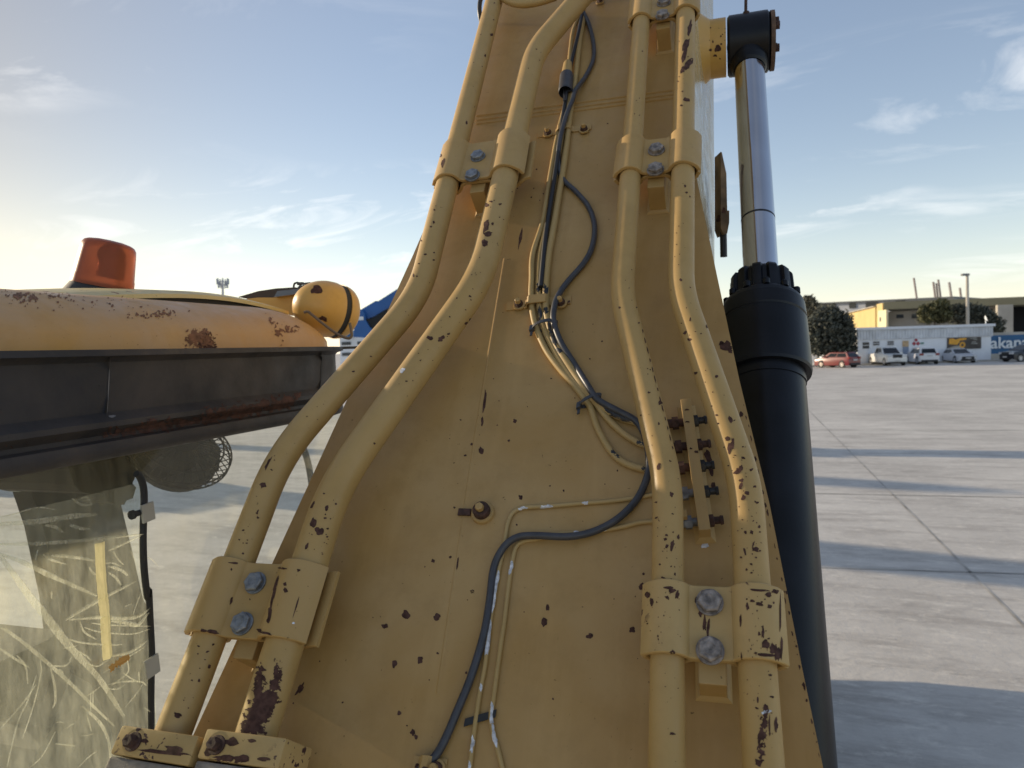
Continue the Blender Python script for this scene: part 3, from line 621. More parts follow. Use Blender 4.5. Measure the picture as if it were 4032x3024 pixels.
sv = [(-2.2, .32), (2.2, .3), (2.26, .62), (2.18, .95), (1.2, 1.08), (.7, 1.1), (-1.5, 1.12), (-2.18, 1.05), (-2.26, .6)]
car('suv', 'white suv parked tail out between the pickup and the silver sedan', c7(1255, 0)[0], 72, radians(168), (.68, .68, .70), 4.5, 1.82, 1.66, sv, (-2.1, 1.1, -1.75, .45, 1.05), dict(z=.85, tz=1.0, pz=.85))
sd_ = [(-2.25, .26), (2.2, .22), (2.28, .5), (2.22, .72), (1.25, .92), (.8, .95), (-1.5, 1.0), (-2.2, .98), (-2.3, .6)]
car('sedan', 'silver sedan with wide black grille parked under the machine banner', c7(1590, 0)[0], 72.5, radians(-9), (.55, .57, .62), 4.6, 1.78, 1.45, sd_, (-1.6, 1.2, -.95, .3, .92), dict(z=.66, tz=.85, grille=(1.1, .32), gz=.5))
car('suv', 'black car with silver wheels in front of the blue hoarding', c7(2240, 0)[0], 70.5, radians(-84), (.008, .009, .016), 4.7, 1.85, 1.7, [(a, z*1.02) for a, z in sv], (-2.0, 1.25, -1.6, .3, 1.08), dict(z=.85, tz=1.0), rimc=simple('silver_rim', (.6, .6, .62), .35, .6))
# kerb in front of the office
kb = MB(); a, c = at(c7(150, 0)[0], 73.0), at(2400, 73.0); kb.prism([V((a.x, a.y, 0)), V((c.x, c.y, 0)), V((c.x, c.y, .14)), V((a.x, a.y, .14))], fh*1.0); struct(kb.build('kerb', M_cnc))
# ---------- blue machine and white building to the left of the boom
def blue_machine():
    t = thing('mobile_crane', 'blue machine with raised arm parked beyond the cab', 'crane', RD(800, 745, 24))
    d = 24; mblue = simple('blue_machine_paint', (.012, .10, .32), .35, var=.1, scale=1.5)
    q = [RD(*ce(x, y), d) for x, y in ((640, 728), (745, 722), (780, 780), (790, 860), (850, 960), (900, 1000), (860, 1095), (640, 1085))]
    b_ = MB(); b_.prism(q, fh*1.6); b_.build('arm_bracket', mblue, t)
    q = [RD(*ce(x, y), d+.3) for x, y in ((740, 722), (925, 612), (960, 615), (1210, 455), (1700, 140), (1720, 400), (1110, 700), (1030, 740), (900, 820), (820, 850), (770, 820))]
    b_ = MB(); b_.prism(q, fh*.9); b_.build('lifting_arm', mblue, t)
    q = [RD(*ce(x, y), d+.15) for x, y in ((790, 840), (860, 850), (1100, 710), (1700, 380), (1750, 600), (1200, 900), (900, 985), (830, 950))]
    b_ = MB(); b_.prism(q, fh*.7); b_.build('hydraulic_cylinder', M_blackp, t)
    b_ = MB(); b_.box(RD(*ce(728, 842), d-.03), (.2, .02, .12), (R0, fh, V((0, 0, 1)))); b_.build('decal', M_text, t)
    lo = RD(*ce(900, 1100), d); b_ = MB(); b_.bbox(V((lo.x, lo.y, .95))+fh*1.5+R0*1.2, (3.4, 2.4, 1.1), .08, (R0, fh, V((0, 0, 1)))); b_.bbox(V((lo.x, lo.y, 2.0))+fh*1.0+R0*.3, (1.6, 1.6, 1.3), .1, (R0, fh, V((0, 0, 1)))); b_.build('chassis', mblue, t)
    for s_ in (-.3, 2.6):
        w = MB(); w.lathe(V((lo.x, lo.y, .6))+R0*s_, fh, [(0, .1), (0, .55), (.05, .6), (.4, .6), (.45, .5)], 24); w.build('wheel', M_tyre, t)
blue_machine()
def far_office():
    t = thing('office_block', 'white building with rows of dark windows behind the blue machine', 'building', at(800, 60, 0)); d = 62
    x0, x1 = ce(480, 0)[0], ce(1400, 0)[0]; b_ = MB(); slab(b_, x0, x1, d, d, 0, zpix(800, ce(0, 1075)[1], d), thick=10); b_.build('wall', M_wht, t)
    for yr in ((1140, 1180), (1280, 1320)):
        for k in range(4):
            xa = 505+k*205; w = MB(); slab(w, ce(xa, 0)[0], ce(xa+120, 0)[0], d-.1, d-.1, zpix(800, ce(0, yr[1])[1], d), zpix(800, ce(0, yr[0])[1], d), thick=.09); w.build('window', M_grey, t)
    q = [ce(470, 1000), ce(640, 1060)]; b_ = MB(); slab(b_, ce(480, 0)[0], ce(630, 0)[0], d-2, d-2, zpix(780, ce(0, 1075)[1], d)-.02, zpix(780, ce(0, 1000)[1], d), thick=4); b_.build('roof_unit', M_blue, t)
far_office()
# ---------- invented excavators out of frame to the left, added to cast long yard shadows
def parked(x, y, s_, rz, label, body=(3.2, 2.6), boomh=4.6, br=.28):
    t = thing('shadow_excavator', label, 'excavator', (x, y, 0), 'unseen excavators added at left for their shadows'); o = V((x, y, 0)); ex = V((cos(rz), sin(rz), 0)); ey = V((-sin(rz), cos(rz), 0)); ez = V((0, 0, 1)); A = (ex, ey, ez)
    b_ = MB(); b_.bbox(o+ez*1.75*s_, (body[0]*s_, body[1]*s_, 1.2*s_), .1, A); b_.build('upper_body', M_boom, t)
    b_ = MB(); b_.bbox(o+ez*2.2*s_+ex*.9*s_+ey*.8*s_, (1.6*s_, .95*s_, 1.7*s_), .08, A); b_.build('cab', M_boom, t)
    b_ = MB()
    for q in (-1, 1): b_.bbox(o+ez*.5*s_+ey*q*1.1*s_, (4.2*s_, .6*s_, .95*s_), .3*s_, A)
    b_.build('track', M_trim, t)
    b_ = MB(); pts = [o+ex*1.2*s_+ez*1.8*s_, o+ex*2.6*s_+ez*boomh*.92, o+ex*3.6*s_+ez*boomh, o+ex*6.0*s_+ez*boomh*.75]; b_.tube(fillet(pts, .6), br*s_, 4, smooth=False); b_.build('boom', M_boom, t)
    b_ = MB(); b_.tube([pts[-1], o+ex*5.2*s_+ez*.6], .2*s_, 4, smooth=False); b_.build('stick', M_boom, t)
parked(-19.2, 13.9, 1.0, radians(160), 'unseen excavator added far left abreast of the cab to cast a shadow', boomh=8.2, br=.5)
parked(-30.5, 22.3, 1.1, radians(172), 'unseen excavator added far left beyond the first one to cast a shadow', boomh=11.5, br=.4)
# ================================================================== THE EXCAVATOR
EX = thing('excavator', 'weathered yellow excavator with its boom raised, filling the foreground', 'excavator', (-.4, .3, 0))
def xu(p): return p.x, (p-O).dot(UB)
def BP(x, u, h=0.0): return O + XB*x + UB*u + NB*(c0-.075+h)
def boom():
    L = [(415, 1593), (662, 1056), (862, 617), (893, 549), (915, 498)]; Rr = [(1505, 385), (1549, 596), (1597, 820), (1662, 1087), (1733, 1444), (1778, 1658)]
    left = [xu(P(*p)) for p in L]; right = [xu(P(*p)) for p in Rr]
    left = [(-.775, left[0][1]-.35)] + left; right = right + [(.125, right[-1][1]-.25)]
    poly = left + [(-.656, left[-1][1]+.12), (-.656, 3.4), (-.062, 3.4), (-.062, right[0][1]+.05)] + right
    mb = MB(); mb.prism([BP(x, u, 0) for x, u in poly], -NB*.022)
    # box behind the plate
    mb.prism([BP(-.64, left[0][1], -.0221), BP(-.075, left[0][1], -.0221), BP(-.075, left[0][1], -.25), BP(-.64, left[0][1], -.25)], V((0, 0, 0))) if False else None
    specs = [(877, 1328, 11, 9, 20), (1176, 1343, 8, 9, 0), (1183, 1312, 4, 7, 0), (1274, 1374, 8, 6, 0), (1366, 1360, 6, 7, 0), (944, 1332, 7, 8, 0), (908, 1426, 6, 8, 0), (853, 1433, 5, 9, 0), (648, 1488, 5, 16, 35), (892, 1582, 6, 7, 0), (899, 1592, 4, 6, 0), (863, 1540, 4, 5, 0),
             (832, 1353, 7, 5, 0), (936, 1212, 4, 4, 0), (1039, 972, 5, 8, -15), (1112, 909, 4, 4, 0), (1125, 1075, 5, 5, 30), (1019, 960, 3, 3, 0), (1047, 865, 3, 26, 8), (1042, 910, 2.5, 10, 5), (1124, 515, 3, 20, 12), (1567, 748, 11, 12, 0), (1580, 755, 9, 8, 0), (1558, 742, 5, 5, 0), (1602, 895, 4, 6, 0), (1738, 1480, 5, 6, 0), (1700, 1280, 3, 4, 0),
             (1529, 985, 8, 14, -20), (1535, 1010, 6, 20, -10), (1541, 1050, 4, 10, 0), (1020, 1278, 5, 4, 0), (988, 1218, 2.5, 12, 8), (1523, 1178, 9, 6, 0, 2), (1018, 1282, 8, 6, 30, 3), (1170, 1326, 6, 10, 0, 3), (1387, 1267, 6, 8, 0), (1390, 1240, 3, 3, 0), (1393, 1273, 5, 5, 0)]
    specs += scatter([(660, 1300), (980, 700), (1300, 700), (1400, 1100), (1390, 1600), (620, 1600)], 46, .9, 3.0, 11)
    specs += scatter([(1060, 300), (1340, 240), (1330, 700), (1050, 640)], 16, .8, 2.2, 12)
    for y in [840+int(800*((q*0.618+.1) % 1)) for q in range(26)]:   # worn plate edge
        k = (y-820)/838; x = 1597+(1778-1597)*k - 1.0; specs.append((x-((y*7) % 4), y, .8+((y*13) % 5)*.35, 1.5+((y*17) % 7)*.9, -12))
    chips(mb, specs, 1, .0004, 3)
    plate = mb.build('boom_top_plate', [M_boom, M_chip, M_zinc, M_clamp], EX)
    sb = MB()
    u0 = left[0][1]
    for (xa, xb, e_) in ((-.652, -.636, -.04), (-.082, -.066, .042)):
        prof = [(u0+.2, -.0222), (3.4, -.0222), (3.4, -.5), (2.0, -.52), (1.2, -.46), (.6, -.36), (u0+.2, -.12)]
        sb.prism([BP(xa+(e_ if h < -.13 else 0), u, h) for u, h in prof], XB*(xb-xa))
    sb.prism([BP(-.634, u, h) for u, h in [(3.4, -.48), (3.4, -.5), (2.0, -.52), (1.2, -.40), (.6, -.26), (u0+.2, -.12), (u0+.2, -.10), (.6, -.24), (1.2, -.38), (2.0, -.5)]], XB*(.55))
    sb.build('boom_side_wall', M_boomside, EX)
    # weld beads across the plate
    for i, off in enumerate((0, 9, 17)):
        w = MB(); a = P(1030, 251+off, .0); c = P(1499, 189+off, .0); pts = dense([a, c], .008)
        rnd = random.Random(i); w.tube([p+NB*rnd.uniform(-.0008, .0004) for p in pts], .0036, 8); w.build('weld_bead', M_boom, EX)
    w = MB(); w.tube(dense([P(1090, 560, -.0027), P(1024, 960, -.0027), P(945, 1500, -.0027)], .02), .0036, 8); w.build('weld_bead', M_boom, EX)
boom()
RAD = dict(P1=.0250, P2=.0285, P3=.0213, P4=.0228)
PX = dict(P1=[(1083, -60), (905, 640), (604, 985), (372, 1588)], P2=[(1330, -92), (1155, 112), (1040, 600), (722, 1050), (551, 1594)],
          P3=[(1393, -60), (1343, 640), (1443, 1040), (1440, 1760)], P4=[(1482, -60), (1471, 632), (1611, 1045), (1656, 1760)])
HP = .075
def pipe(k, specs):
    specs = specs + {'P1': band('P1', 1385, 1570, 18, 14, .8, 2.6, 41) + band('P1', 1000, 1215, 20, 10, .8, 2.4, 42), 'P2': band('P2', 1060, 1220, 24, 14, .9, 3, 43) + band('P2', 690, 780, 22, 8, .8, 2.4, 44), 'P3': band('P3', 1120, 1262, 26, 12, .8, 2.2, 45), 'P4': band('P4', 1000, 1262, 26, 22, .9, 2.8, 46)}[k]
    L = [P(x, y, HP) for x, y in PX[k]]
    if k != 'P2': L[0] = L[1]+(L[0]-L[1])*2.0
    pts = fillet(L, .075 if k in ('P1', 'P2') else .05, 12); pts = dense(pts, .03)
    mb = MB(); mb.tube(pts, RAD[k], 48); chips(mb, specs, 1, .0004, ord(k[1])); mb.build('hydraulic_pipe', [M_pipe, M_chip, M_zinc], EX)
def band(k, y0, y1, half, n_, r0, r1, seed):
    out = []; rnd = random.Random(seed); L = PX[k]
    for _ in range(n_):
        y = rnd.uniform(y0, y1)
        for (xa, ya), (xb, yb) in zip(L, L[1:]):
            if ya <= y <= yb: x = xa+(xb-xa)*(y-ya)/(yb-ya)
        r = r0+(r1-r0)*rnd.random()**3; out.append((x+rnd.uniform(-half, half), y, r, r*rnd.uniform(1, 1.8), rnd.uniform(60, 120)))
    return out
s = [c2 for c2 in ()]
pipe('P1', [(578, 1003, 3, 16, 28), (569, 1048, 7, 5, 20), (556, 1107, 2, 6, 20), (385, 1545, 9, 6, 20), (430, 1470, 2.5, 4, 0), (452, 1440, 3, 5, 0), (660, 997, 3, 10, 30), (645, 1018, 4, 6, 30), (700, 930, 2.5, 12, 40), (937, 480, 2.5, 3, 0), (931, 490, 3, 2, 0), (910, 520, 2, 2, 0), (893, 595, 1.5, 4, 0), (1062, 75, 4, 3, 20), (1048, 120, 2, 3, 0), (1008, 265, 2, 4, 0)]
     + band('P1', 0, 320, 18, 8, .8, 1.8, 1) + band('P1', 420, 1200, 20, 26, .8, 2.2, 2))
pipe('P2', [(1050, 488, 7, 13, 15), (1055, 505, 9, 5, 0), (1047, 525, 7, 8, 10), (1064, 483, 3, 3, 0), (1051, 443, 5, 4, 0), (928, 730, 7, 4.5, 10), (951, 733, 6, 6, 30), (957, 728, 4, 4, 0), (1008, 698, 3, 5, 60), (1016, 690, 3, 3, 0), (870, 800, 4, 7, 40, 2), (677, 1128, 7, 10, 10), (690, 1147, 9, 9, 0), (706, 1098, 4, 6, 20), (647, 1137, 3, 4, 0), (663, 1180, 3, 8, 20), (651, 1128, 2, 3, 0), (676, 1090, 3, 9, 25),
            ('g', [(560, 1440), (572, 1455), (566, 1490), (578, 1500), (600, 1440), (606, 1425), (604, 1470), (596, 1500), (600, 1515), (575, 1560), (566, 1588), (548, 1592), (520, 1592), (535, 1540), (548, 1500), (552, 1470)], 1.3, -.12, 10)]
     + band('P2', 100, 300, 20, 6, .8, 1.6, 3) + band('P2', 400, 1200, 24, 34, .8, 2.4, 4))
pipe('P3', [(1402, 848, 3, 2, 0), (1426, 870, 4, 4, 0), (1423, 915, 2, 3, 0), (1450, 1068, 4, 5, 0), (1451, 1178, 4, 11, 10), (1465, 1160, 3, 5, 0), (1437, 1165, 4, 3, 0), (1441, 1180, 3, 5, 0), (1465, 990, 2, 5, 0), (1424, 1008, 4, 8, 20), (1452, 1585, 6, 3, 0), (1458, 1240, 2, 3, 0)]
     + [(1388+i*5.4, 715+i*21, 1.2, 4+(i % 3)*2, -14) for i in range(13)] + band('P3', 560, 1260, 26, 30, .9, 2.6, 5) + band('P3', 40, 300, 15, 5, .8, 1.4, 6) + band('P3', 1440, 1650, 26, 8, .8, 2, 7))
pipe('P4', [(1490, 60, 4, 16, 10), (1483, 95, 6, 14, 25), (1478, 120, 5, 17, 15), (1487, 140, 6, 14, 30), (1475, 150, 4, 8, 20), (1483, 215, 7, 4, 20), (1473, 228, 3, 2, 0), (1480, 402, 2.5, 3, 0), (1483, 416, 3, 2, 0), (1527, 705, 3, 4, 0), (1491, 690, 2, 4, 0), (1577, 905, 4, 8, -20), (1548, 897, 3, 2, 0), (1572, 948, 6, 5, 0), (1583, 958, 3, 14, 0), (1576, 968, 5, 12, 10), (1600, 1012, 4, 8, 20), (1594, 1018, 9, 4, -30), (1602, 1038, 5, 4, 0), (1600, 1050, 4, 8, 10), (1614, 1065, 6, 4, 0), (1606, 1075, 4, 6, 20), (1632, 1187, 8, 6, 20), (1627, 1176, 2, 7, 20), (1624, 1150, 4, 4, 0), (1609, 1192, 2.5, 9, -15), (1610, 1150, 3, 4, 0),
            ('g', [(1650, 1520), (1660, 1530), (1664, 1590), (1650, 1650), (1632, 1659), (1636, 1610), (1640, 1560)], 1.2, .62, 8), (1655, 1535, 5, 18, 0), (1643, 1590, 6, 17, 8), (1640, 1648, 9, 8, 0), (1676, 1565, 4, 16, 0), (1637, 1512, 2.5, 6, 0), (1662, 1570, 2, 22, 0), (1655, 1538, 12, 4, -10, 2)]
     + band('P4', 560, 1260, 27, 46, .9, 3.0, 8) + band('P4', 50, 300, 16, 6, .8, 1.6, 9) + band('P4', 380, 560, 16, 7, .8, 1.8, 10) + band('P4', 1450, 1650, 28, 14, 1, 2.6, 11))
def hexbolt(o, up_, r=.0155, h=.011, mat=None, parent=None, wr=.0172, name='bolt', rot=.3, stamp=False):
    mb = MB(); up_ = up_.normalized(); mb.lathe(o, up_, [(-.001, wr), (.0028, wr), (.0032, wr-.0008), (.0032, .001)], 28)
    mb.lathe(o+up_*.0032, up_, [(0, r*.95), (.0016, r*.98), (.0016, r*.9)], 28)
    e1 = up_.orthogonal().normalized(); e1 = (e1*cos(rot)+up_.cross(e1)*sin(rot)); e2 = up_.cross(e1)
    rings = []
    for hh, q in ((.0045, 1), (h-.001, 1), (h+.0008, .86), (h+.0008, .5), (h+.0004, .02)):
        rings.append([o+up_*(hh)+(e1*cos(pi/3*k)+e2*sin(pi/3*k))*r*q for k in range(6)])
    mb.loft(rings, smooth=False)
    if stamp: mb.lathe(o+up_*(h+.0008), up_, [(0, r*.55), (.0005, r*.52), (.0005, r*.42), (0, r*.38)], 20)
    return mb.build(name, mat or M_bolt, parent)
def clamp(ka, kb, at_, ab, bt, bb, bolts, mat, specs=(), t=.0075, hw=.011, bm_=M_bolt):
    """two-pipe saddle clamp. at_/ab, bt/bb = pixel on pipe a / b at clamp top and bottom"""
    A1, A0, B1, B0 = [P(x, y, HP) for x, y in (at_, ab, bt, bb)]
    u = ((A1-A0)+(B1-B0)).normalized(); v = ((B1+B0)-(A1+A0)); v = (v-u*v.dot(u)).normalized(); n_ = u.cross(v)
    if n_.dot(NB) < 0: n_ = -n_
    c_ = (A1+A0+B1+B0)/4; g = ((B1+B0)-(A1+A0)).dot(v)/2; Lh = ((A1-A0)+(B1-B0)).length/4
    ra, rb = RAD[ka]+t/2+.0006, RAD[kb]+t/2+.0006
    def prof(sg):
        pts = []
        pts += [(-g/2-ra*1.2, ra*.12), (-g/2-ra*.98, ra*.5)]
        for k in range(7): a = radians(132-k*16.1); pts.append((-g/2+ra*cos(a), ra*sin(a)))
        z0 = .0055 if sg > 0 else .004
        a = radians(35); x1 = -g/2+ra*cos(a)
        pts += [(-g/2+ra*.93, ra*.36), (-g/2+ra*1.08, z0+.002), (-g/2+ra*1.3, z0)]
        pts += [(g/2-rb*1.3, z0), (g/2-rb*1.08, z0+.002), (g/2-rb*.93, rb*.36)]
        for k in range(6, -1, -1): a = radians(132-k*16.1); pts.append((g/2-rb*cos(a), rb*sin(a)))
        pts += [(g/2+rb*.98, rb*.5), (g/2+rb*1.2, rb*.12)]
        if sg < 0 and ka == 'P1': pts[-1] = (g/2+rb*1.3, rb*.3); pts.append((g/2+rb*1.62, rb*.28))
        return pts
    def sheet(sg, Lh, mb):
        pr = prof(sg); m_ = len(pr); out, inn = [], []
        for i, (x, z) in enumerate(pr):
            x0, z0 = pr[max(i-1, 0)]; x1, z1 = pr[min(i+1, m_-1)]; dx, dz = x1-x0, z1-z0; q = sqrt(dx*dx+dz*dz); nx, nz_ = -dz/q, dx/q
            out.append((x+nx*t/2, z+nz_*t/2)); inn.append((x-nx*t/2, z-nz_*t/2))
        loop = out + inn[::-1]; e = .0012
        Wp = lambda x, z, uu: c_ + v*x + n_*(z*sg) + u*uu
        # slight rounding of the cut edges
        cx = [(x, z) for x, z in loop]; sh = []
        for i in range(len(loop)):
            j = len(loop)-1-i; mx, mz = (loop[i][0]+loop[j][0])/2, (loop[i][1]+loop[j][1])/2; d_ = sqrt((loop[i][0]-mx)**2+(loop[i][1]-mz)**2) or 1; sh.append((loop[i][0]+(mx-loop[i][0])*e/d_, loop[i][1]+(mz-loop[i][1])*e/d_))
        rings = [[Wp(x, z, -Lh) for x, z in sh], [Wp(x, z, -Lh+e) for x, z in loop], [Wp(x, z, Lh-e) for x, z in loop], [Wp(x, z, Lh) for x, z in sh]]
        k0 = len(mb.v); mb.loft(rings, smooth=True)
        for ri in (0, 3):                                   # end faces as strips
            N = len(loop); h_ = N//2
            for i in range(h_-1): mb.f.append([k0+ri*N+i, k0+ri*N+i+1, k0+ri*N+N-2-i, k0+ri*N+N-1-i]); mb.m.append(0); mb.sm.append(False)
    mb = MB(); sheet(1, Lh, mb)
    if specs: chips(mb, list(specs), 1, .0004, int(at_[0]))
    cl = mb.build('pipe_clamp', [mat, M_chip, M_zinc], EX, sharp=22)
    lo = MB(); sheet(-1, Lh*.98, lo); q = lo.build('clamp_base', mat, cl); q.matrix_parent_inverse = Matrix()
    z0 = -.0055-t/2
    bl = MB(); hh = HP-.0095+.0005; Lb = Lh*1.6+.024; bo_ = u*(Lh*.6-Lb/2); bl.bbox(c_+bo_-n_*(.0095+hh/2), (.034, Lb, hh), .002, (v, u, n_)); q = bl.build('clamp_block', mat, cl); q.matrix_parent_inverse = Matrix()
    wl = MB(); wl.loft([[c_ + bo_ + v*(sx*(.017+e_)) + u*(su*(Lb/2+e_)) - n_*(HP-hz_) for sx, su in ((-1, -1), (1, -1), (1, 1), (-1, 1))] for e_, hz_ in ((.006, .0002), (.004, .003), (0, .006))], smooth=False)
    q = wl.build('weld_bead', mat, cl); q.matrix_parent_inverse = Matrix()
    for i, (x, y) in enumerate(bolts):
        vv = ray(x, y); d0 = O + vv*((c_+n_*(.0055+t/2)-O).dot(n_)/vv.dot(n_))
        dv = (d0-c_).dot(v); d0 = d0 - v*(dv-max(-.012, min(.012, dv)))
        b_ = hexbolt(d0, n_, mat=bm_, parent=cl, rot=.3+i*.4, stamp=True); b_.matrix_parent_inverse = Matrix()
    return cl
# parenting: parts keep world coordinates through their parent inverse; sub-parts share the frame of their part
clamp('P1', 'P2', (988, 323), (970, 402), (1110, 303), (1092, 382), [(1033, 340), (1021, 381)], M_clamp, [(957, 352, 3, 10, 15), (952, 336, 3, 4, 0), (1128, 395, 2, 4, 0)])
clamp('P3', 'P4', (1367, 312), (1360, 388), (1478, 302), (1474, 370), [(1418, 326), (1416, 368)], M_clamp, [(1485, 360, 9, 4, -10), (1470, 375, 3, 2, 0)], bm_=M_boltg)
clamp('P3', 'P4', (1390, -22), (1385, 52), (1482, -40), (1480, 32), [(1434, 8), (1431, 35)], M_clamp, [(1492, 22, 8, 3, 10), (1364, 48, 4, 3, 0)], bm_=M_boltg)
clamp('P1', 'P2', (510, 1218), (446, 1382), (660, 1226), (612, 1384), [(553, 1260), (525, 1348)], M_clamp,
      [(462, 1365, 12, 4, 12), (440, 1362, 8, 3, 10), (499, 1298, 3, 9, 12), (590, 1290, 3.5, 26, 14), (583, 1325, 4, 18, 8), (596, 1262, 3, 16, 20), (617, 1275, 5, 5, 0), (616, 1262, 4, 4, 0), (580, 1340, 4, 6, 0), (575, 1368, 14, 3, 12), (560, 1362, 6, 4, 0), (612, 1228, 10, 2.5, 5), (645, 1232, 4, 3, 0), (505, 1216, 10, 2, 6), (640, 1310, 1.5, 25, 16), (500, 1230, 2, 3, 0), (540, 1295, 1.5, 2, 0), (634, 1346, 3, 2, 0, 2)])
clamp('P3', 'P4', (1445, 1267), (1443, 1424), (1628, 1276), (1637, 1437), [(1533, 1302), (1534, 1406)], M_clampw,
      [(1452, 1276, 8, 5, 0), (1463, 1285, 4, 10, 10), (1440, 1290, 5, 3, 0), (1445, 1270, 12, 3, 0), (1400, 1285, 6, 8, 0), (1408, 1300, 4, 9, 0), (1403, 1415, 8, 6, -30), (1452, 1412, 8, 7, 0), (1509, 1300, 7, 12, 0), (1514, 1325, 5, 8, 0), (1530, 1355, 3, 22, 5), (1522, 1345, 4, 18, 0), (1600, 1340, 2, 14, 0), (1602, 1420, 2, 10, 0), (1514, 1400, 8, 9, 0), (1640, 1305, 7, 4, 20), (1625, 1298, 5, 3, 0), (1662, 1310, 5, 4, 0), (1660, 1285, 7, 5, 0), (1685, 1330, 2, 40, 0), (1688, 1400, 2.5, 30, 0), (1640, 1275, 20, 2.5, 3), (1675, 1278, 8, 5, 0), (1648, 1365, 3, 14, 0), (1655, 1392, 8, 10, 20), (1640, 1370, 3, 3, 0), (1670, 1400, 9, 10, 0), (1680, 1415, 8, 14, 0), (1655, 1415, 18, 4, 5), (1615, 1310, 3, 8, 0)]
      + scatter([(1605, 1285), (1682, 1288), (1686, 1425), (1615, 1425)], 34, .8, 2.4, 21) + scatter([(1398, 1275), (1470, 1275), (1470, 1410), (1396, 1410)], 26, .8, 2.2, 22), bm_=M_boltg)
# flange blocks at the lower ends of the left pipes
def flange(k, corners, bolt, specs):
    end = P(*PX[k][-1], HP); pr = P(*PX[k][-2], HP); ax = (end-pr).normalized(); v = (XB-ax*XB.dot(ax)).normalized(); n_ = v.cross(-ax)
    if n_.dot(NB) < 0: n_ = -n_
    (xl, xr) = corners
    wl = (P(xl[0], xl[1], HP+.02)-end).dot(v); wr_ = (P(xr[0], xr[1], HP+.02)-end).dot(v); cx = (wl+wr_)/2; w = abs(wr_-wl)
    mb = MB(); cc = end + v*cx + ax*.018; mb.bbox(cc, (w, .036, .074), .0035, (v, ax, n_)); chips(mb, specs, 1, .0005, 7)
    f = mb.build('pipe_flange', [M_clampw, M_chip, M_zinc], EX)
    lo = MB(); lo.bbox(cc+ax*.042, (w*.99, .044, .072), .003, (v, ax, n_)); q = lo.build('hose_flange', simple('grey_worn_flange', (.25, .22, .19), .55, .3, bump=.5, var=.4, scale=40), f); q.matrix_parent_inverse = Matrix()
    lo = MB(); lo.tube([cc+ax*.06, cc+ax*.2-n_*.03, cc+ax*.45-n_*.15], RAD[k]+.004, 24); q = lo.build('hose', M_hoseb, f); q.matrix_parent_inverse = Matrix()
    o = P(*bolt, HP+.03); o = end + v*((o-end).dot(v)) - n_*0 + n_*.012
    o = cc + v*((o-cc).dot(v)) + n_*.0368; pk = MB(); pk.lathe(o, n_, [(0, .0168), (.0006, .0165), (.0006, .0135)], 28); q = pk.build('bolt_seat', M_clampw, f); q.matrix_parent_inverse = Matrix()
    b_ = hexbolt(o, n_, r=.0085, h=.014, mat=M_boltr, parent=f, wr=.012); b_.matrix_parent_inverse = Matrix()
flange('P1', ((277, 1580), (444, 1600)), (303, 1588), [(360, 1626, 60, 5, 8), (345, 1572, 10, 3, 0), (400, 1580, 20, 3, 8), (310, 1600, 12, 4, 5), (375, 1618, 22, 7, 10)])
flange('P2', ((455, 1600), (626, 1625)), (478, 1605), [(455, 1620, 12, 16, 10), (500, 1602, 16, 9, 0), (520, 1640, 20, 9, 0), (480, 1640, 22, 10, 0), (545, 1600, 9, 4, 0), (440, 1645, 10, 8, 0), (570, 1640, 14, 5, 0)])
# ---- hoses, cables and thin tubes lying on the boom plate
def lay(name, pts, r, mat, h=None, parent=EX, specs=(), mats=None, n=8):
    h = r if h is None else h
    q = crom([P(p[0], p[1], p[2] if len(p) > 2 else h) for p in pts], n); mb = MB(); mb.tube(q, r, 14)
    if specs: chips(mb, specs, 1, .0003, int(pts[0][0]))
    return mb.build(name, mats or mat, parent)
hz = [c5(*p) for p in ((882, 0), (875, 150), (872, 240), (880, 340), (905, 440), (960, 560), (1040, 670), (1120, 760), (1190, 850), (1220, 900), (1262, 1020), (1340, 1150), (1420, 1215), (1520, 1247), (1640, 1262))]
lay('painted_hose', [(1222, 225), (1205, 290), (1185, 400), (1172, 480)] + hz, .0058, M_hose, specs=[(*c5(1368, 1160), 12, 10, 30)] + [(*c5(1535, 1248), 8, 12, 10), (*c5(1600, 1256), 14, 12, 0)], mats=[M_hose, M_hoseb])
hz = [c5(*p) for p in ((925, 0), (915, 150), (915, 240), (925, 340), (950, 440), (1000, 550), (1050, 640), (1120, 740), (1190, 810), (1250, 870), (1320, 960), (1420, 1050), (1520, 1105), (1640, 1130))]
lay('painted_hose', [(1232, 200), (1222, 250), (1208, 330), (1193, 420), (1182, 480)] + hz, .0058, M_hose, specs=[(*c5(917, 190), 7, 11, 0), (*c5(922, 345), 6, 12, 0), (*c5(1515, 1095), 14, 11, 20), (*c5(915, 370), 5, 20, 0)], mats=[M_hose, M_hoseb])
hz = [c5(*p) for p in ((975, 0), (960, 150), (958, 240), (960, 330), (985, 440), (1020, 530), (1080, 630), (1140, 720), (1210, 810), (1290, 890), (1390, 945), (1500, 975), (1620, 965))]
lay('painted_hose', [(1262, 30), (1252, 90), (1243, 170), (1236, 210), (1231, 250), (1222, 330), (1208, 420), (1198, 480)] + hz, .0072, M_hose, specs=[(*c5(952, 205), 8, 12, 0), (*c5(955, 330), 7, 8, 0), (*c5(992, 470), 8, 26, -18), (*c5(1030, 560), 8, 6, 0), (*c5(1350, 925), 30, 8, 22), (*c5(1400, 950), 20, 8, 18)], mats=[M_hose, M_hoseb])
lay('black_hose', [(1258, 28), (1250, 70), (1240, 110), (1233, 140), (1228, 165, .02), (1224, 200), (1215, 260), (1200, 370), (1180, 500), (1168, 620)], .0052, M_hoseb, .013)
lay('painted_hose', [(1262, 20), (1240, 60), (1232, 110), (1226, 180)], .0055, M_hose, .01)
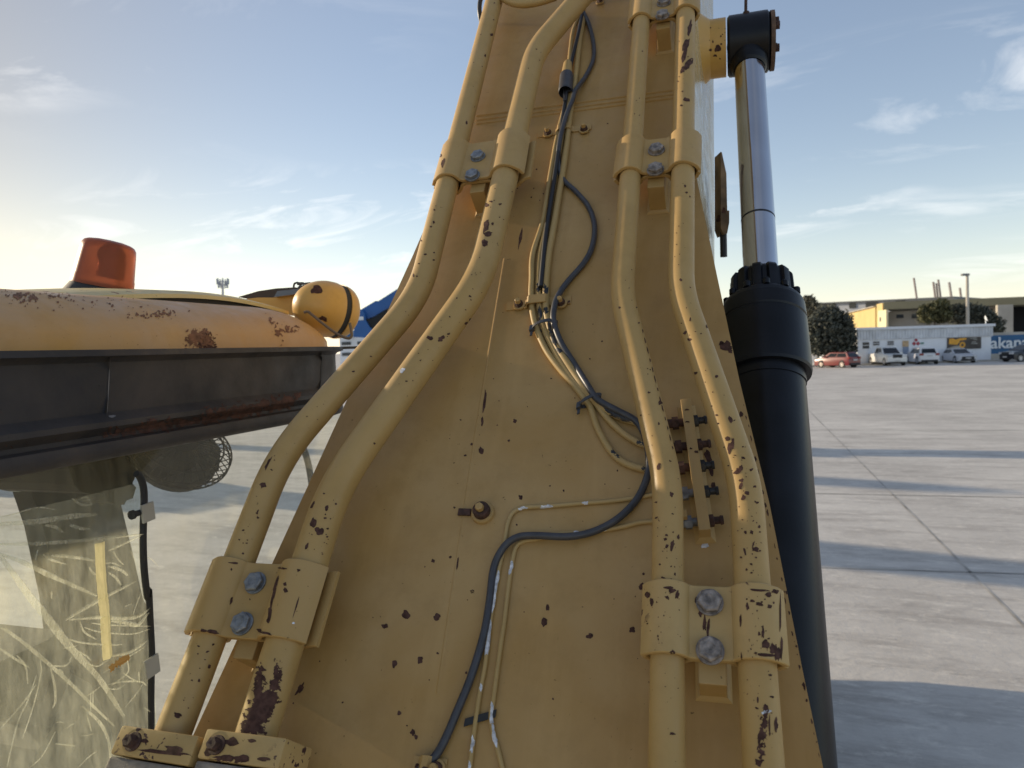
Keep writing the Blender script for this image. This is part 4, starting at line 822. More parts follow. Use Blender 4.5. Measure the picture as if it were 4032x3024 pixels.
lay('black_cable', [(1260, 26, .012), (1273, 55), (1282, 95), (1281, 130), (1265, 165), (1243, 195, .02), (1237, 215, .02), (1223, 250, .022), (1210, 300, .022), (1206, 345), (1215, 385), (1245, 415), (1270, 445), (1284, 485), (1280, 530), (1262, 567), (1225, 610), (1205, 640, .016), (1197, 665, .02), (1196, 695, .02), (1212, 740, .016), (1240, 785), (1268, 830, .018), (1290, 862, .018), (1330, 885, .016), (1372, 908, .012), (1392, 940, .012), (1402, 990, .012), (1398, 1030, .012), (1376, 1078), (1335, 1120, .01), (1285, 1147), (1230, 1159, .014), (1160, 1157, .014), (1120, 1160, .014), (1090, 1180, .012), (1067, 1225), (1057, 1300), (1045, 1370), (1018, 1460), (990, 1530), (960, 1600), (935, 1640), (900, 1670)], .0058, M_cable, .007)
def zmarks(L): return [(*p, a, b_, c_) for p, a, b_, c_ in L]
lay('brake_line', [c5(x, y) for x, y in ((1680, 1385), (1585, 1397), (1440, 1422), (1320, 1437), (1180, 1447), (1000, 1463), (870, 1470))] + [c6(x, y) for x, y in ((690, 122), (640, 145), (613, 200), (597, 300), (575, 400), (553, 520), (525, 700), (505, 880), (480, 1010), (462, 1130), (445, 1250), (428, 1400))], .0034, M_hose,
    specs=zmarks([(c5(1187, 1444), 7, 3.5, 0), (c5(958, 1466), 14, 4, -5), (c5(825, 1474), 11, 4, -5), (c6(555, 520), 4, 48, 8), (c6(520, 760), 4, 36, 8), (c6(483, 990), 3, 8, 0), (c6(440, 1270), 5, 18, 8), (c6(427, 1370), 4, 12, 0)]), mats=[M_hose, M_zinc])
lay('brake_line', [c5(x, y) for x, y in ((1680, 1545), (1580, 1553), (1500, 1560), (1400, 1585), (1300, 1602), (1140, 1618), (1000, 1626))] + [c6(x, y) for x, y in ((760, 272), (690, 285), (655, 310), (638, 370), (620, 480), (600, 650), (578, 800), (560, 930), (543, 1060), (532, 1130), (545, 1220), (568, 1300), (592, 1400))], .0034, M_hose,
    specs=zmarks([(c5(1290, 1600), 9, 3, -5), (c5(1135, 1616), 8, 3, 0), (c5(1010, 1628), 12, 3, 0), (c6(628, 410), 4, 16, 8), (c6(538, 1120), 5, 22, 0), (c6(548, 1220), 5, 24, -10)]), mats=[M_hose, M_zinc])
# small strap under the thin lines
sm = MB(); a, c = P(*c6(405, 1163), .003), P(*c6(557, 1118), .003); sm.prism([a-UB*.005, c-UB*.005, c+UB*.005, a+UB*.005], NB*.002); sm.build('rubber_strap', M_seal, EX)
# plug connector
cn = MB(); a = P(1226, 142, .018); c = P(1221, 203, .020); dv = (c-a).normalized(); Lc = (c-a).length
cn.lathe(a-dv*.01, dv, [(-.012, .006), (0, .011), (Lc*.28, .0135), (Lc*.42, .0150)], 24, 0); cn.lathe(a-dv*.01, dv, [(Lc*.42, .0165), (Lc*.45, .0178), (Lc*.98, .0182), (Lc*1.02, .0172), (Lc*.8, .0165), (Lc*.6, .015), (Lc*.6, .001)], 24, 1)
for k in range(3): cn.tube([a+dv*Lc*.55+XB*(.006*(k-1)), c+dv*.03+XB*(.003*(k-1))], .0015, 6, 1)
cn.build('cable_connector', [M_hose, M_cable], EX)
def ziptie(x, y, r, dirv, head=True):
    o = P(x, y, .008); e1 = dirv.normalized(); e2 = NB; pts = [o + e1*cos(2*pi*k/24)*r + e2*(sin(2*pi*k/24)*r*.55+.004) for k in range(25)]
    mb = MB(); w = UB*.0035
    mb.loft([[p-w, p-w+(p-o).normalized()*.0016, p+w+(p-o).normalized()*.0016, p+w] for p in pts], smooth=False)
    if head: q = o - e1*(r+.002); mb.bbox(q+NB*.004, (.009, .012, .009), .0012, (e1, UB, NB)); mb.bbox(q-UB*.009+NB*.002, (.005, .014, .003), .0008, (e1, UB, NB))
    mb.build('cable_tie', M_cable, EX)
ziptie(1178, 706, .0235, XB*1+UB*.25); ziptie(1276, 868, .0195, XB+UB*.55); ziptie(1233, 204, .0125, XB, False)
# cable clamps: strap over the hoses, two studs
def cableclamp(x, y, xl, xr, w, stud_l, stud_r):
    c_ = P(x, y); L = P(*xl); Rr = P(*xr); v = (Rr-L).normalized(); n_ = NB; u = n_.cross(v); mb = MB(); W2 = w/2; t = .0025
    prof = [(-(c_-L).length, .003), (-W2-.006, .003), (-W2-.001, .006), (-W2, .013), (-W2+.004, .017), (W2-.004, .017), (W2, .013), (W2+.001, .006), (W2+.006, .003), ((Rr-c_).length, .003)]
    for i in range(len(prof)-1):
        (xa, za), (xb, zb) = prof[i], prof[i+1]; q = [c_+v*xa+n_*za, c_+v*xb+n_*zb]; dn = (q[1]-q[0]).normalized().cross(u); dn = dn if dn.dot(n_) > 0 or abs(zb-za) > .004 else -dn
        hw = .0105
        mb.add([q[0]-u*hw, q[1]-u*hw, q[1]+u*hw, q[0]+u*hw, q[0]-u*hw-n_*t, q[1]-u*hw-n_*t, q[1]+u*hw-n_*t, q[0]+u*hw-n_*t], [(0, 1, 2, 3), (4, 7, 6, 5), (0, 4, 5, 1), (2, 6, 7, 3), (1, 5, 6, 2), (0, 3, 7, 4)])
    chips(mb, [(xl[0]+8, xl[1]+2, 5, 5, 0), (xr[0]-4, xr[1]+2, 5, 7, 0), (xl[0]+25, xl[1]+6, 8, 2, 0)], 1)
    o = mb.build('cable_clamp', [M_clamp, M_chip], EX)
    for s_ in (stud_l, stud_r):
        if s_ is None: continue
        q = P(s_[0], s_[1], .004); b_ = MB(); b_.lathe(q, n_, [(0, .0125), (.003, .0125), (.0035, .009)], 20, 0); b_.lathe(q, n_, [(.003, .0095), (.010, .0085), (.0105, .0055)], 6, 1, False); b_.lathe(q, n_, [(.010, .0055), (.018, .0052), (.019, .004), (.019, .0005)], 14, 0)
        bo = b_.build('stud', [M_clamp, M_boltr], o); bo.matrix_parent_inverse = Matrix()
cableclamp(1220, 284, (1163, 300), (1276, 282), .034, (1184, 290), (1262, 282))
cableclamp(*c5(915, 290), c5(730, 325), c5(1102, 285), .042, c5(803, 300), c5(1045, 290))
cableclamp(1265, 0, (1235, 5), (1308, -4), .02, None, (1296, 5))
cableclamp(925, 1655, (893, 1652), (965, 1660), .016, None, (944, 1662))
# lone threaded boss with lug
q = P(*c5(595, 1508), 0); b_ = MB(); b_.lathe(q, NB, [(0, .0195), (.006, .019), (.008, .0175), (.008, .0145)], 28, 0); b_.lathe(q, NB, [(.008, .0145), (.017, .014), (.02, .0115), (.02, .007)], 24, 1); b_.lathe(q, NB, [(.02, .0072), (.028, .007), (.029, .005), (.029, .0005)], 6, 0, False)
b_.bbox(q-XB*.032+NB*.003, (.022, .012, .004), .001, (XB, UB, NB), 1)
b_.build('threaded_boss', [M_clamp, M_boltr], EX)
# bulkhead bar with fittings
def bulkhead():
    top, bot = c5(1768, 838), c5(1880, 1600); h0 = .034; a = P(top[0], top[1], h0); c = P(bot[0], bot[1], h0); u = (a-c).normalized(); v = (XB-u*XB.dot(u)).normalized(); n_ = NB
    mb = MB(); mb.bbox((a+c)/2-n_*.0175, (.0165, (a-c).length, .034), .0012, (v, u, n_))
    chips(mb, [(*c5(1775, 905), 5, 2, 0), (*c5(1780, 975), 5, 2, 0), (*c5(1800, 1130), 4, 2, 0), (*c5(1835, 1148), 5, 3, 0), (*c5(1768, 838), 6, 2, 0)], 1)
    o = mb.build('bulkhead_bar', [M_clamp, M_chip], EX)
    wl = MB(); wl.loft([[(a+c)/2+v*sx*(.008+e_)+u*su*((a-c).length/2+e_)+n_*(-.034+hz_) for sx, su in ((-1, -1), (1, -1), (1, 1), (-1, 1))] for e_, hz_ in ((.007, .0002), (.004, .004), (0, .008))], smooth=False)
    q = wl.build('weld_bead', M_clamp, o); q.matrix_parent_inverse = Matrix()
    for i, y in enumerate((950, 1098, 1225, 1372, 1530)):
        k = (y-838)/(1600-838); p = a.lerp(c, max(0, min(1, k)))-n_*.018
        f = MB(); m0 = 0
        f.lathe(p, -v, [(.008, .0065), (.016, .0065)], 16, 0); f.lathe(p, -v, [(.016, .0105), (.026, .0105), (.026, .006)], 6, 0, False); f.lathe(p, -v, [(.026, .0075), (.036, .0075), (.036, .0088), (.044, .0088), (.044, .003)], 6 if i > 2 else 16, 0, i <= 2)
        q = f.build('fitting', [M_boltr if i < 3 else M_bolt], o); q.matrix_parent_inverse = Matrix()
        f = MB(); f.lathe(p, v, [(.008, .0095), (.015, .0095), (.016, .006)], 6, 0, False); f.lathe(p, v, [(.015, .0058), (.024, .0055), (.025, .0072), (.029, .0065), (.029, .001)], 14, 0)
        q = f.build('end_cap', [M_hoseb if i in (0, 2, 3) else M_boltr], o); q.matrix_parent_inverse = Matrix()
    f = MB(); e_ = P(*c5(1765, 1515), .03); f.bbox(e_-v*.008, (.022, .012, .012), .001, (v, u, n_)); q = f.build('square_nut', M_clamp, o); q.matrix_parent_inverse = Matrix()
bulkhead()
# ---- boom lift cylinder on the right
def cylinder():
    k1 = .476; A = RD(1619, 150, 1/k1); B = RD(1696, 1520, 1/(.476+.000189*1370)); ax = (A-B).normalized()
    def on(y):
        lo, hi = -1.0, 2.0
        for _ in range(50):
            mid = (lo+hi)/2; p = B+(A-B)*mid; w = p-O; yy = (1512-FPX*w.dot(U)/w.dot(F))/K
            if yy > y: lo = mid
            else: hi = mid
        return B+(A-B)*lo
    def dist(y): return (on(y)-B).dot(ax)
    g = MB(); prof = [(dist(1900), .001), (dist(1900), .084), (dist(832), .084), (dist(832), .0862), (dist(806), .0862)]
    g.lathe(B, ax, prof, 64)
    bar = g.build('lift_cylinder', [M_blackp], EX)
    h = MB(); h.lathe(B, ax, [(dist(812), .086), (dist(812), .0985), (dist(806), .1005), (dist(770), .1005), (dist(700), .0985), (dist(698), .0965), (dist(694), .0985), (dist(668), .0965), (dist(660), .093), (dist(655), .088), (dist(655), .02)], 64)
    q = h.build('cylinder_head', M_blackp, bar); q.matrix_parent_inverse = Matrix()
    e1 = ax.orthogonal().normalized(); e2 = ax.cross(e1); nb = 12
    nt_ = MB(); top = dist(600); bt = dist(654); rings = []
    N = 96
    for dd, ro in ((bt, 1.0), (top-.008, .97), (top, .9)):
        ring = []
        for j in range(N):
            a = 2*pi*j/N; w = cos(a*nb/1.0); rr_ = .077 if w > -.35 else .068
            ring.append(B+ax*dd+(e1*cos(a)+e2*sin(a))*rr_*ro)
        rings.append(ring)
    nt_.loft(rings, smooth=False); nt_.f.append([len(nt_.v)-N+j for j in range(N)]); nt_.m.append(0); nt_.sm.append(False)
    q = nt_.build('gland_nut', M_blackp, bar); q.matrix_parent_inverse = Matrix()
    for j in range(nb):
        a = 2*pi*(j+.5)/nb; o = B+ax*bt+(e1*cos(a)+e2*sin(a))*.0845; b_ = MB(); b_.lathe(o, ax, [(-.002, .0085), (.012, .0085), (.014, .007), (.014, .0005)], 16); q = b_.build('bolt', M_blackp, bar); q.matrix_parent_inverse = Matrix()
    r_ = MB(); r_.lathe(B, ax, [(top-.02, .0425), (dist(95), .0425)], 96); r_.lathe(B, ax, [(dist(478), .0427), (dist(474), .0427)], 96, 1)
    r_.build('cylinder_rod', [M_chrome, M_hoseb], EX)
    # rod eye
    c_ = on(96); eye = MB(); Xc = c_.x
    eye.lathe(c_-XB*.060, XB, [(0, .03), (0, .080), (.006, .087), (.114, .087), (.12, .080), (.12, .03)], 48)
    eye.lathe(c_, -ax, [(.0, .062), (.085, .055), (.102, .049), (.11, .044)], 40)
    ey = eye.build('rod_eye', M_blackp, EX)
    cap = MB(); cap.lathe(c_+XB*.062, XB, [(0, .084), (.012, .084), (.012, .01)], 40); q = cap.build('pin_cap', simple('rusty_cap', (.13, .075, .045), .75, bump=.6, var=.5, scale=30), ey); q.matrix_parent_inverse = Matrix()
    for (dz, dy) in ((.045, -.03), (-.035, -.035), (.0, .05), (.02, -.06)):
        b_ = MB(); b_.lathe(c_+XB*.074+V((0, dy, dz)), XB, [(0, .012), (.012, .012), (.013, .001)], 6, 0, False); q = b_.build('bolt', M_boltr, ey); q.matrix_parent_inverse = Matrix()
    gr = MB(); p0 = RD(1612, 33, 2.12); gr.tube(crom([p0-V((0, 0, .02)), RD(1611, 18, 2.12), RD(1612, -30, 2.15)]), .0045, 10); gr.lathe(RD(1612, 36, 2.11), V((0, 0, 1)), [(-.01, .01), (.014, .009), (.016, .005)], 10); q = gr.build('grease_line', M_boltr, ey); q.matrix_parent_inverse = Matrix()
    # boss on the boom
    bs = MB(); bs.lathe(V((-.078, c_.y, c_.z)), XB, [(-.01, .13), (.01, .115), (.035, .095), (.05, .084), (c_.x-.060+.078-.004, .084), (c_.x-.060+.078-.004, .02)], 48)
    chips(bs, [(1550, 105, 7, 8, 0), (1545, 120, 4, 3, 0), (1540, 90, 2, 3, 0), (1558, 95, 2, 2, 0), (1535, 108, 3, 3, 0)] + scatter([(1530, 60), (1570, 60), (1570, 150), (1530, 150)], 10, .8, 1.8, 5), 1, .0006)
    bs.build('pin_boss', [M_lamp, M_chip], EX)
cylinder()
st_ = MB(); p0, p1, p2 = V((-.36, 5.2, 6.4)), V((-.36, 6.4, 3.6)), V((-.36, 5.9, 2.0))
st_.loft([[p+XB*a*.2+V((0, 1, 0))*b_*q for a, b_ in ((-1, -1), (1, -1), (1, 1), (-1, 1))] for p, q in ((p0, .45), (p1, .3), (p2, .2))], smooth=False, caps=True); st_.build('stick', M_boomside, EX)
st_ = MB(); pb = [(6.3, 2.1), (5.6, 2.2), (4.9, 1.9), (4.3, 1.2), (4.2, .5), (4.6, .05), (5.3, .0), (6.3, .15), (7.0, .7), (7.05, 1.5), (6.8, 2.0)]; st_.prism([V((-.85, y, z)) for y, z in pb], XB*1.0); st_.build('bucket', M_dark, EX)
# machine body under and behind the camera (out of sight, carries the cab and boom)
dk = MB(); dk.bbox((.15, -.9, 1.18), (2.5, 3.6, .34), .03); dk.bbox((-1.62, -.2, 1.18), (1.0, 3.4, .34), .03); dk.bbox((-.4, -2.9, 1.7), (3.0, .9, 1.3), .2); dk.build('upper_frame', M_boomside, EX)
for sx in (-1.65, 1.05):
    tk = MB(); tk.bbox((sx, -.3, .5), (.6, 4.6, .96), .3); tk.build('track', M_trim, EX)
# bracket and hanging latch beyond the boom's right side
br = MB()
q = [RD(*c4(x, y), 1.95) for x, y in ((812, 900), (818, 905), (845, 1030), (850, 1250), (862, 1250), (862, 1320), (850, 1385), (828, 1392), (812, 1350))]
br.prism(q, fh*.06); chips(br, [(*c4(800, 1300), 6, 8, 0), (*c4(830, 1250), 4, 8, 0)], 1); br.build('stick_bracket', [simple('rusty_yellow_paint', (.22, .14, .07), .6, bump=.4, var=.5, scale=25), M_chip], EX)
br = MB(); br.tube([RD(*c4(826, 1370), 1.97), RD(*c4(829, 1525), 1.97)], .0095, 14); br.build('hose_end', M_hoseb, EX)
br = MB(); br.tube(crom([RD(1040, -10, 2.15), RD(1036, 12, 2.15), RD(1037, 34, 2.15), RD(1043, 60, 2.16)]), .007, 10); br.build('black_hose', M_hoseb, EX)
br = MB(); br.tube(crom([RD(1078, -12, 2.05), RD(1100, 2, 2.02), RD(1130, 8, 2.0), RD(1165, 3, 2.0), RD(1200, -8, 2.0)]), .012, 14); br.build('painted_hose', M_hose, EX)
# ================================================================== CAB
CXP = -1.10; CF = 1.93; CR = -.7; CL = -2.12       # right side plane, front, rear, left side
def sub(o): o.matrix_parent_inverse = Matrix(); return o
def cabin():
    # roof: rounded shell
    z0 = CAMH+.018; H = .104; r = .17; nx, ny = 46, 90; rows = []
    def edge(d, rr_): 
        q = min(max(d/rr_, 0), 1); return (1-(1-q)**2.2)**(1/2.2)
    mb = MB(); xs = [CXP-.004-(CXP-CL)*(.5-.5*cos(pi*i/nx)) for i in range(nx+1)]; ys = [CR+(CF-CR)*(.5-.5*cos(pi*j/ny)) for j in range(ny+1)]
    for j in range(ny+1):
        row = []
        for i in range(nx+1):
            x, y = xs[i], ys[j]; fy = CF-.0
            # front corners rounded in plan
            e = min(edge(CXP-x+1e-6, r), edge(x-CL, r)); ef = edge(CF-y, .26); er = edge(y-CR, .2)
            hh = H*(e**2.4 * 1)**(1/2.4)*(ef*er) + .03*sin(pi*min(max((x-CL)/(CXP-CL), 0), 1))
            pull = .09*(1-edge(CF-y, .30)); row.append(V((x-pull if i == 0 or x > CXP-.2 else x, y, z0+max(hh-.0, 0) if 0 < i < nx and 0 < j < ny else z0)))
        rows.append(row)
    mb.loft(rows, closed=False)
    k = 1
    st = []
    st += [(450+dx, 735+dy, r_, r_*.9, 0) for dx, dy, r_ in ((-5, 0, 16), (8, 6, 10), (-12, 12, 9))]
    chips(mb, [('g', [c1(1195, 745), c1(1240, 800), c1(1245, 845), c1(1150, 848), c1(1165, 800)], 1.3, .05, 7)], 2, .0012, 3)
    chips(mb, [('g', [c1(1060, 730), c1(1200, 715), c1(1260, 760), c1(1265, 845), c1(1060, 850)], 1.3, .75, 6), ('g', [c1(20, 500), c1(200, 520), c1(240, 575), c1(60, 570)], 1.5, .45, 8), ('g', [c1(230, 500), c1(420, 525), c1(420, 580), c1(280, 570)], 1.5, .95, 6),
               ('g', [c1(700, 630), c1(960, 600), c1(1200, 620), c1(950, 690), c1(720, 680)], 1.6, 1.15, 5), ('g', [c1(1540, 640), c1(1570, 640), c1(1650, 760), c1(1640, 830), c1(1560, 740)], 1.4, .72, 6), ('g', [c1(1600, 700), c1(1750, 700), c1(1760, 770), c1(1600, 780)], 1.5, .95, 6), ('g', [c1(300, 600), c1(320, 600), c1(410, 780), c1(390, 790)], 1.6, .9, 9)]
          + scatter([c1(0, 500), c1(900, 560), c1(900, 640), c1(0, 600)], 60, .8, 2.4, 31), 1, .001, 4)
    mb.build('cab_roof', [M_roof, M_roofrust, M_chip], EX)
    # hatch panel with black seal
    hp = MB(); n_ = 24; ox = -1.30
    def hatchring(inset, z):
        pts = []
        for i in range(n_+1):
            t = i/n_; y = 1.17+t*.76; bow = .03*sin(pi*t); pts.append(V((ox+bow-inset, y + (-.0 if i else 0), z+.024*sin(pi*t))))
        for i in range(n_+1):
            t = 1-i/n_; y = 1.17+t*.76; pts.append(V((-1.92-.03*sin(pi*t)+inset, y, z+.024*sin(pi*t))))
        return pts
    zb = CAMH+.109
    hp.loft([hatchring(.0, zb+.016), hatchring(.0, zb+.026), hatchring(.03, zb+.036), hatchring(.2, zb+.05)], caps=False, smooth=True)
    hr = hatchring(.2, zb+.05); m_ = len(hr); hp.add(hr, [(i, i+1, m_-2-i, m_-1-i) for i in range(n_)], 0, True)
    ho = hp.build('roof_hatch', M_hatch, EX)
    sp = MB(); sp.loft([hatchring(.012, zb-.012), hatchring(.012, zb+.0175)], smooth=True); sub(sp.build('hatch_seal', M_seal, ho))
    # side frame profile, swept from rear to front and round the corner
    prof = [(.0, .020), (.022, .019), (.024, .008), (.006, .002), (.0, -.004), (.0, -.097), (.010, -.104), (.020, -.112), (.021, -.122), (.006, -.130), (.0, -.138), (.001, -.146), (.013, -.150), (.017, -.160), (.015, -.172), (.008, -.180), (-.006, -.184), (-.03, -.184), (-.03, .020)]
    path = [(0, y, 0) for y in (CR, -.3, 0, .2, .4, .6, .8, .9, 1.0, 1.1, 1.2, 1.3, 1.4, 1.5, 1.6, 1.7, 1.78)] + [(-.004, 1.84, 0), (-.016, 1.885, 0), (-.045, 1.92, 0), (-.09, 1.935, 0)]
    rings = []
    for i, (px, py, _) in enumerate(path):
        a = path[max(i-1, 0)]; c = path[min(i+1, len(path)-1)]; d = V((c[0]-a[0], c[1]-a[1], 0)).normalized(); o = V((d.y, -d.x, 0))
        rings.append([V((CXP+px, py, CAMH)) + o*q + V((0, 0, z)) for q, z in prof])
    fr = MB(); m_ = len(prof)
    fr.loft(rings, smooth=False, caps=True)
    chips(fr, [('g', [c1(600, 1330), c1(900, 1260), c1(1100, 1250), c1(1400, 1200), c1(1700, 1150), c1(1720, 1180), c1(1400, 1250), c1(1100, 1290), c1(800, 1340), c1(600, 1355)], 1.5, .15, 8), ('g', [c1(1150, 1190), c1(1750, 1090), c1(1750, 1180), c1(1200, 1270)], 1.6, .7, 7), ('g', [c1(0, 1400), c1(560, 1340), c1(560, 1360), c1(0, 1430)], 1.8, 1.0, 7)], 1, .0012, 5)
    chips(fr, [(*c1(628, 1060), .9, 60, 3, 2), (*c1(650, 1240), 7, 3, 0, 2), (*c1(1865, 960), 1.2, 50, 3, 3)], 2, .0012, 5)
    fr.build('cab_side_frame', [M_dark, M_rust, simple('scraped_grey', (.16, .16, .17), .7), M_seal], EX)
    # front header / thin front lip seen past the corner
    lp = MB(); a = RD(*c1(1850, 845), 2.12); c = RD(*c1(2062, 838), 2.2); lp.bbox((a+c)/2, ((c-a).length, .04, .008), .001, ((c-a).normalized(), (c-a).normalized().cross(V((0, 0, 1))), V((0, 0, 1)))); lp.build('rain_gutter', M_dark, EX)
    # rear wall, floor and left wall of the cab (seen through the glass)
    fl = MB(); fl.box(((CXP+CL)/2, .6, CAMH-1.62), (CXP-CL, 2.6, .05)); fl.build('cab_floor', M_inter, EX)
    ce_ = MB(); ce_.box(((CXP+CL)/2, .6, CAMH-.02), (CXP-CL-.08, 2.5, .03)); ce_.build('cab_ceiling', M_inter, EX)
    # right-hand lower door panel below the glass
    # far-side pillar (B post with trim) and roof rail
    X2 = CL+.02
    def farp(pts, X, th, mat, name):
        q = [CX(x, y, X) for x, y in pts]; m_ = MB(); m_.prism(q, V((-th, 0, 0))); return m_.build(name, mat, EX)
    farp([cg(225, 380), cg(300, 700), cg(400, 1000), cg(540, 1659), ch(560, 420), ch(700, 900), ch(900, 1659), ch(1420, 1659), ch(1360, 300), cg(1330, 1659), cg(1250, 1300), cg(1130, 800), cg(1130, 380)], X2, .08, M_inter, 'door_post')
    farp([cg(-100, 330), cg(2300, -60), cg(2300, -180), cg(-100, 200)], X2, .08, M_inter, 'roof_rail')
    # console box hanging under the roof, rounded lower edge
    farp([cg(620, 330), cg(1300, 200), cg(1290, 380), cg(1255, 560), cg(1215, 640), cg(1150, 690), cg(850, 700), cg(760, 680), cg(690, 610), cg(640, 480)], -1.62, .3, M_inter, 'overhead_console')
    farp([cg(1100, 560), cg(1230, 590), cg(1270, 640), cg(1240, 740), cg(1180, 760), cg(1160, 800), cg(1080, 800), cg(980, 760), cg(960, 640)], -1.66, .1, M_inter, 'radio_bracket')
    farp([cg(10, 420), cg(240, 370), cg(300, 660), cg(180, 680), cg(80, 640), cg(40, 560)], -1.9, .04, simple('tinted_visor', (.30, .34, .33), .4), 'sun_visor')
    # seat and lower trim
    st_ = MB(); q = [CX(*ch(x, y), -1.72) for x, y in ((-250, 820), (0, 700), (240, 590), (420, 510), (560, 420), (660, 620), (640, 900), (520, 1200), (480, 1080), (400, 1040), (330, 1060), (150, 1150), (0, 1240), (-250, 1330))]; st_.prism(q, V((-.22, 0, 0))); st_.build('seat_backrest', M_seat, EX)
    st_ = MB(); q = [CX(*ch(x, y), -1.66) for x, y in ((640, 800), (820, 900), (1000, 1300), (1100, 1800), (200, 1800), (340, 1500), (470, 1300), (520, 1150))]; st_.prism(q, V((-.2, 0, 0))); st_.build('control_console', M_grey, EX)
    # glass pane, front of cab open to the light
    gz0 = CAMH-1.45; gl = MB(); gl.prism([V((CXP-.004, -.4, gz0)), V((CXP-.004, 1.90, gz0)), V((CXP-.004, 1.90, CAMH-.18)), V((CXP-.004, -.4, CAMH-.18))], V((-.005, 0, 0))); go = gl.build('side_window', M_glass, EX)
    X = CXP+.004
    # film over the rear half of the glass with wrinkles
    fm = MB(); fy = CX(*cg(1345, 1100), X).y
    a = [CX(*cg(330, 770), X), CX(*cg(900, 700), X), CX(*cg(1330, 760), X)]
    N1, N2 = 44, 60; y0 = .45; rows = []
    for j in range(N2+1):
        row = []
        for i in range(N1+1):
            y = y0+(fy-y0)*i/N1; zt = a[0].z - .01; z = zt+(gz0-zt)*j/N2; row.append(V((X+.003+.0045*noise.fractal(V((y*9, z*7, 1)), 1, 2, 3), y, z)))
        rows.append(row)
    fm.loft(rows, closed=False); sub(fm.build('film_cover', M_film, go))
    # folds and strips of tape
    def strip(pts, w, mat, name, off=.008, wob=.25, seed=0):
        rnd = random.Random(seed); q = crom([CX(x, y, X+off) for x, y in pts], 8); m_ = MB(); L = []
        for i, p in enumerate(q):
            t = (q[min(i+1, len(q)-1)]-q[max(i-1, 0)]).normalized(); s_ = t.cross(XB).normalized()*w/2*(1+wob*(rnd.random()-.5)); L.append([p-s_, p+XB*w*.25, p+s_])
        m_.loft(L, closed=False, smooth=True); sub(m_.build(name, mat, go)); 
    strip([cg(930, 1150), cg(940, 1400), cg(960, 1659), ch(945, 250), ch(955, 450), ch(972, 670)], .021, M_tapes, 'tape_strip', .007, .12)
    strip([ch(985, 775), ch(1060, 715), ch(1160, 660)], .013, M_otape, 'tape_scrap', .012, .9, 3)
    folds = [([cg(-60, 985), cg(350, 955), cg(650, 910), cg(900, 890)], .009), ([cg(-60, 1170), cg(400, 1160), cg(900, 1120), cg(1340, 1075)], .006), ([cg(-60, 1240), cg(200, 1330), cg(450, 1450), cg(700, 1560), cg(900, 1650)], .008),
             ([cg(0, 1280), cg(150, 1480), cg(280, 1659), ch(400, 270), ch(560, 480), ch(700, 640), ch(900, 860), ch(1110, 1190)], .013), ([ch(0, 390), ch(80, 430), ch(300, 600), ch(620, 880), ch(820, 1080), ch(1030, 1280)], .006),
             ([ch(590, 325), ch(780, 210), ch(1000, 90), ch(1230, -30)], .007), ([ch(620, 320), ch(900, 300), ch(1100, 310), ch(1250, 290), ch(1350, 220)], .007), ([ch(1000, 330), ch(1150, 350), ch(1250, 365), ch(1340, 260)], .008), ([ch(820, 350), ch(1000, 370), ch(1360, 380)], .003), ([ch(760, 390), ch(900, 430), ch(1180, 450), ch(1350, 405)], .003),
             ([ch(600, 490), ch(750, 530), ch(1000, 548), ch(1100, 545)], .0035), ([ch(1000, 650), ch(1180, 610), ch(1330, 510)], .006), ([ch(930, 800), ch(1100, 690), ch(1300, 570)], .004), ([cg(480, 1270), cg(700, 1290), cg(880, 1320)], .006), ([cg(400, 1260), cg(470, 1310), cg(620, 1355)], .004),
             ([cg(830, 1380), cg(870, 1440), cg(900, 1450)], .004), ([cg(1000, 1230), cg(1120, 1180), cg(1310, 1090)], .005), ([cg(1010, 1370), cg(1130, 1410), cg(1190, 1460)], .006), ([cg(1010, 1430), cg(1080, 1480), cg(1130, 1550)], .005), ([cg(650, 990), cg(750, 1020), cg(840, 1030)], .006), ([cg(420, 990), cg(520, 1010), cg(590, 1060)], .005),
             ([ch(60, 1659), ch(160, 1250), ch(250, 1050), ch(330, 820)], .0035), ([ch(-40, 1350), ch(200, 1080), ch(330, 900)], .003), ([ch(360, 680), ch(370, 800), ch(300, 1100), ch(200, 1400)], .0025), ([ch(455, 760), ch(490, 900), ch(500, 1050), ch(470, 1120)], .0045), ([ch(480, 738), ch(600, 730), ch(650, 650)], .0035),
             ([ch(960, 910), ch(1100, 880), ch(1270, 880), ch(1320, 915)], .0035), ([ch(940, 940), ch(1060, 945), ch(1130, 900)], .003), ([ch(1110, 800), ch(1200, 860), ch(1270, 885)], .003), ([ch(1150, 690), ch(1150, 800), ch(1000, 920)], .003), ([ch(1130, 1110), ch(1220, 1000), ch(1290, 900)], .004), ([ch(1250, 790), ch(1255, 870)], .003), ([ch(740, 1100), ch(900, 1250), ch(980, 1420), ch(1000, 1659)], .006),
             ([ch(720, 340), ch(760, 430), ch(870, 500)], .0035), ([ch(1200, 280), ch(1240, 160), ch(1290, 40)], .003), ([ch(150, 640), ch(230, 740), ch(250, 900)], .003), ([ch(-30, 560), ch(100, 650), ch(260, 750)], .004), ([ch(700, 600), ch(780, 650), ch(820, 690)], .003), ([ch(780, 715), ch(880, 740), ch(960, 690), ch(1000, 660)], .003),
             ([ch(500, 1440), ch(600, 1450), ch(680, 1460)], .003), ([ch(700, 1659), ch(800, 1560), ch(880, 1500)], .003), ([ch(260, 1659), ch(380, 1550), ch(500, 1330)], .003), ([cg(30, 910), cg(150, 880), cg(350, 825), cg(540, 850)], .0025), ([cg(670, 740), cg(760, 800), cg(860, 800)], .004), ([cg(690, 780), cg(800, 730), cg(860, 800)], .003)]
    rnd = random.Random(77)
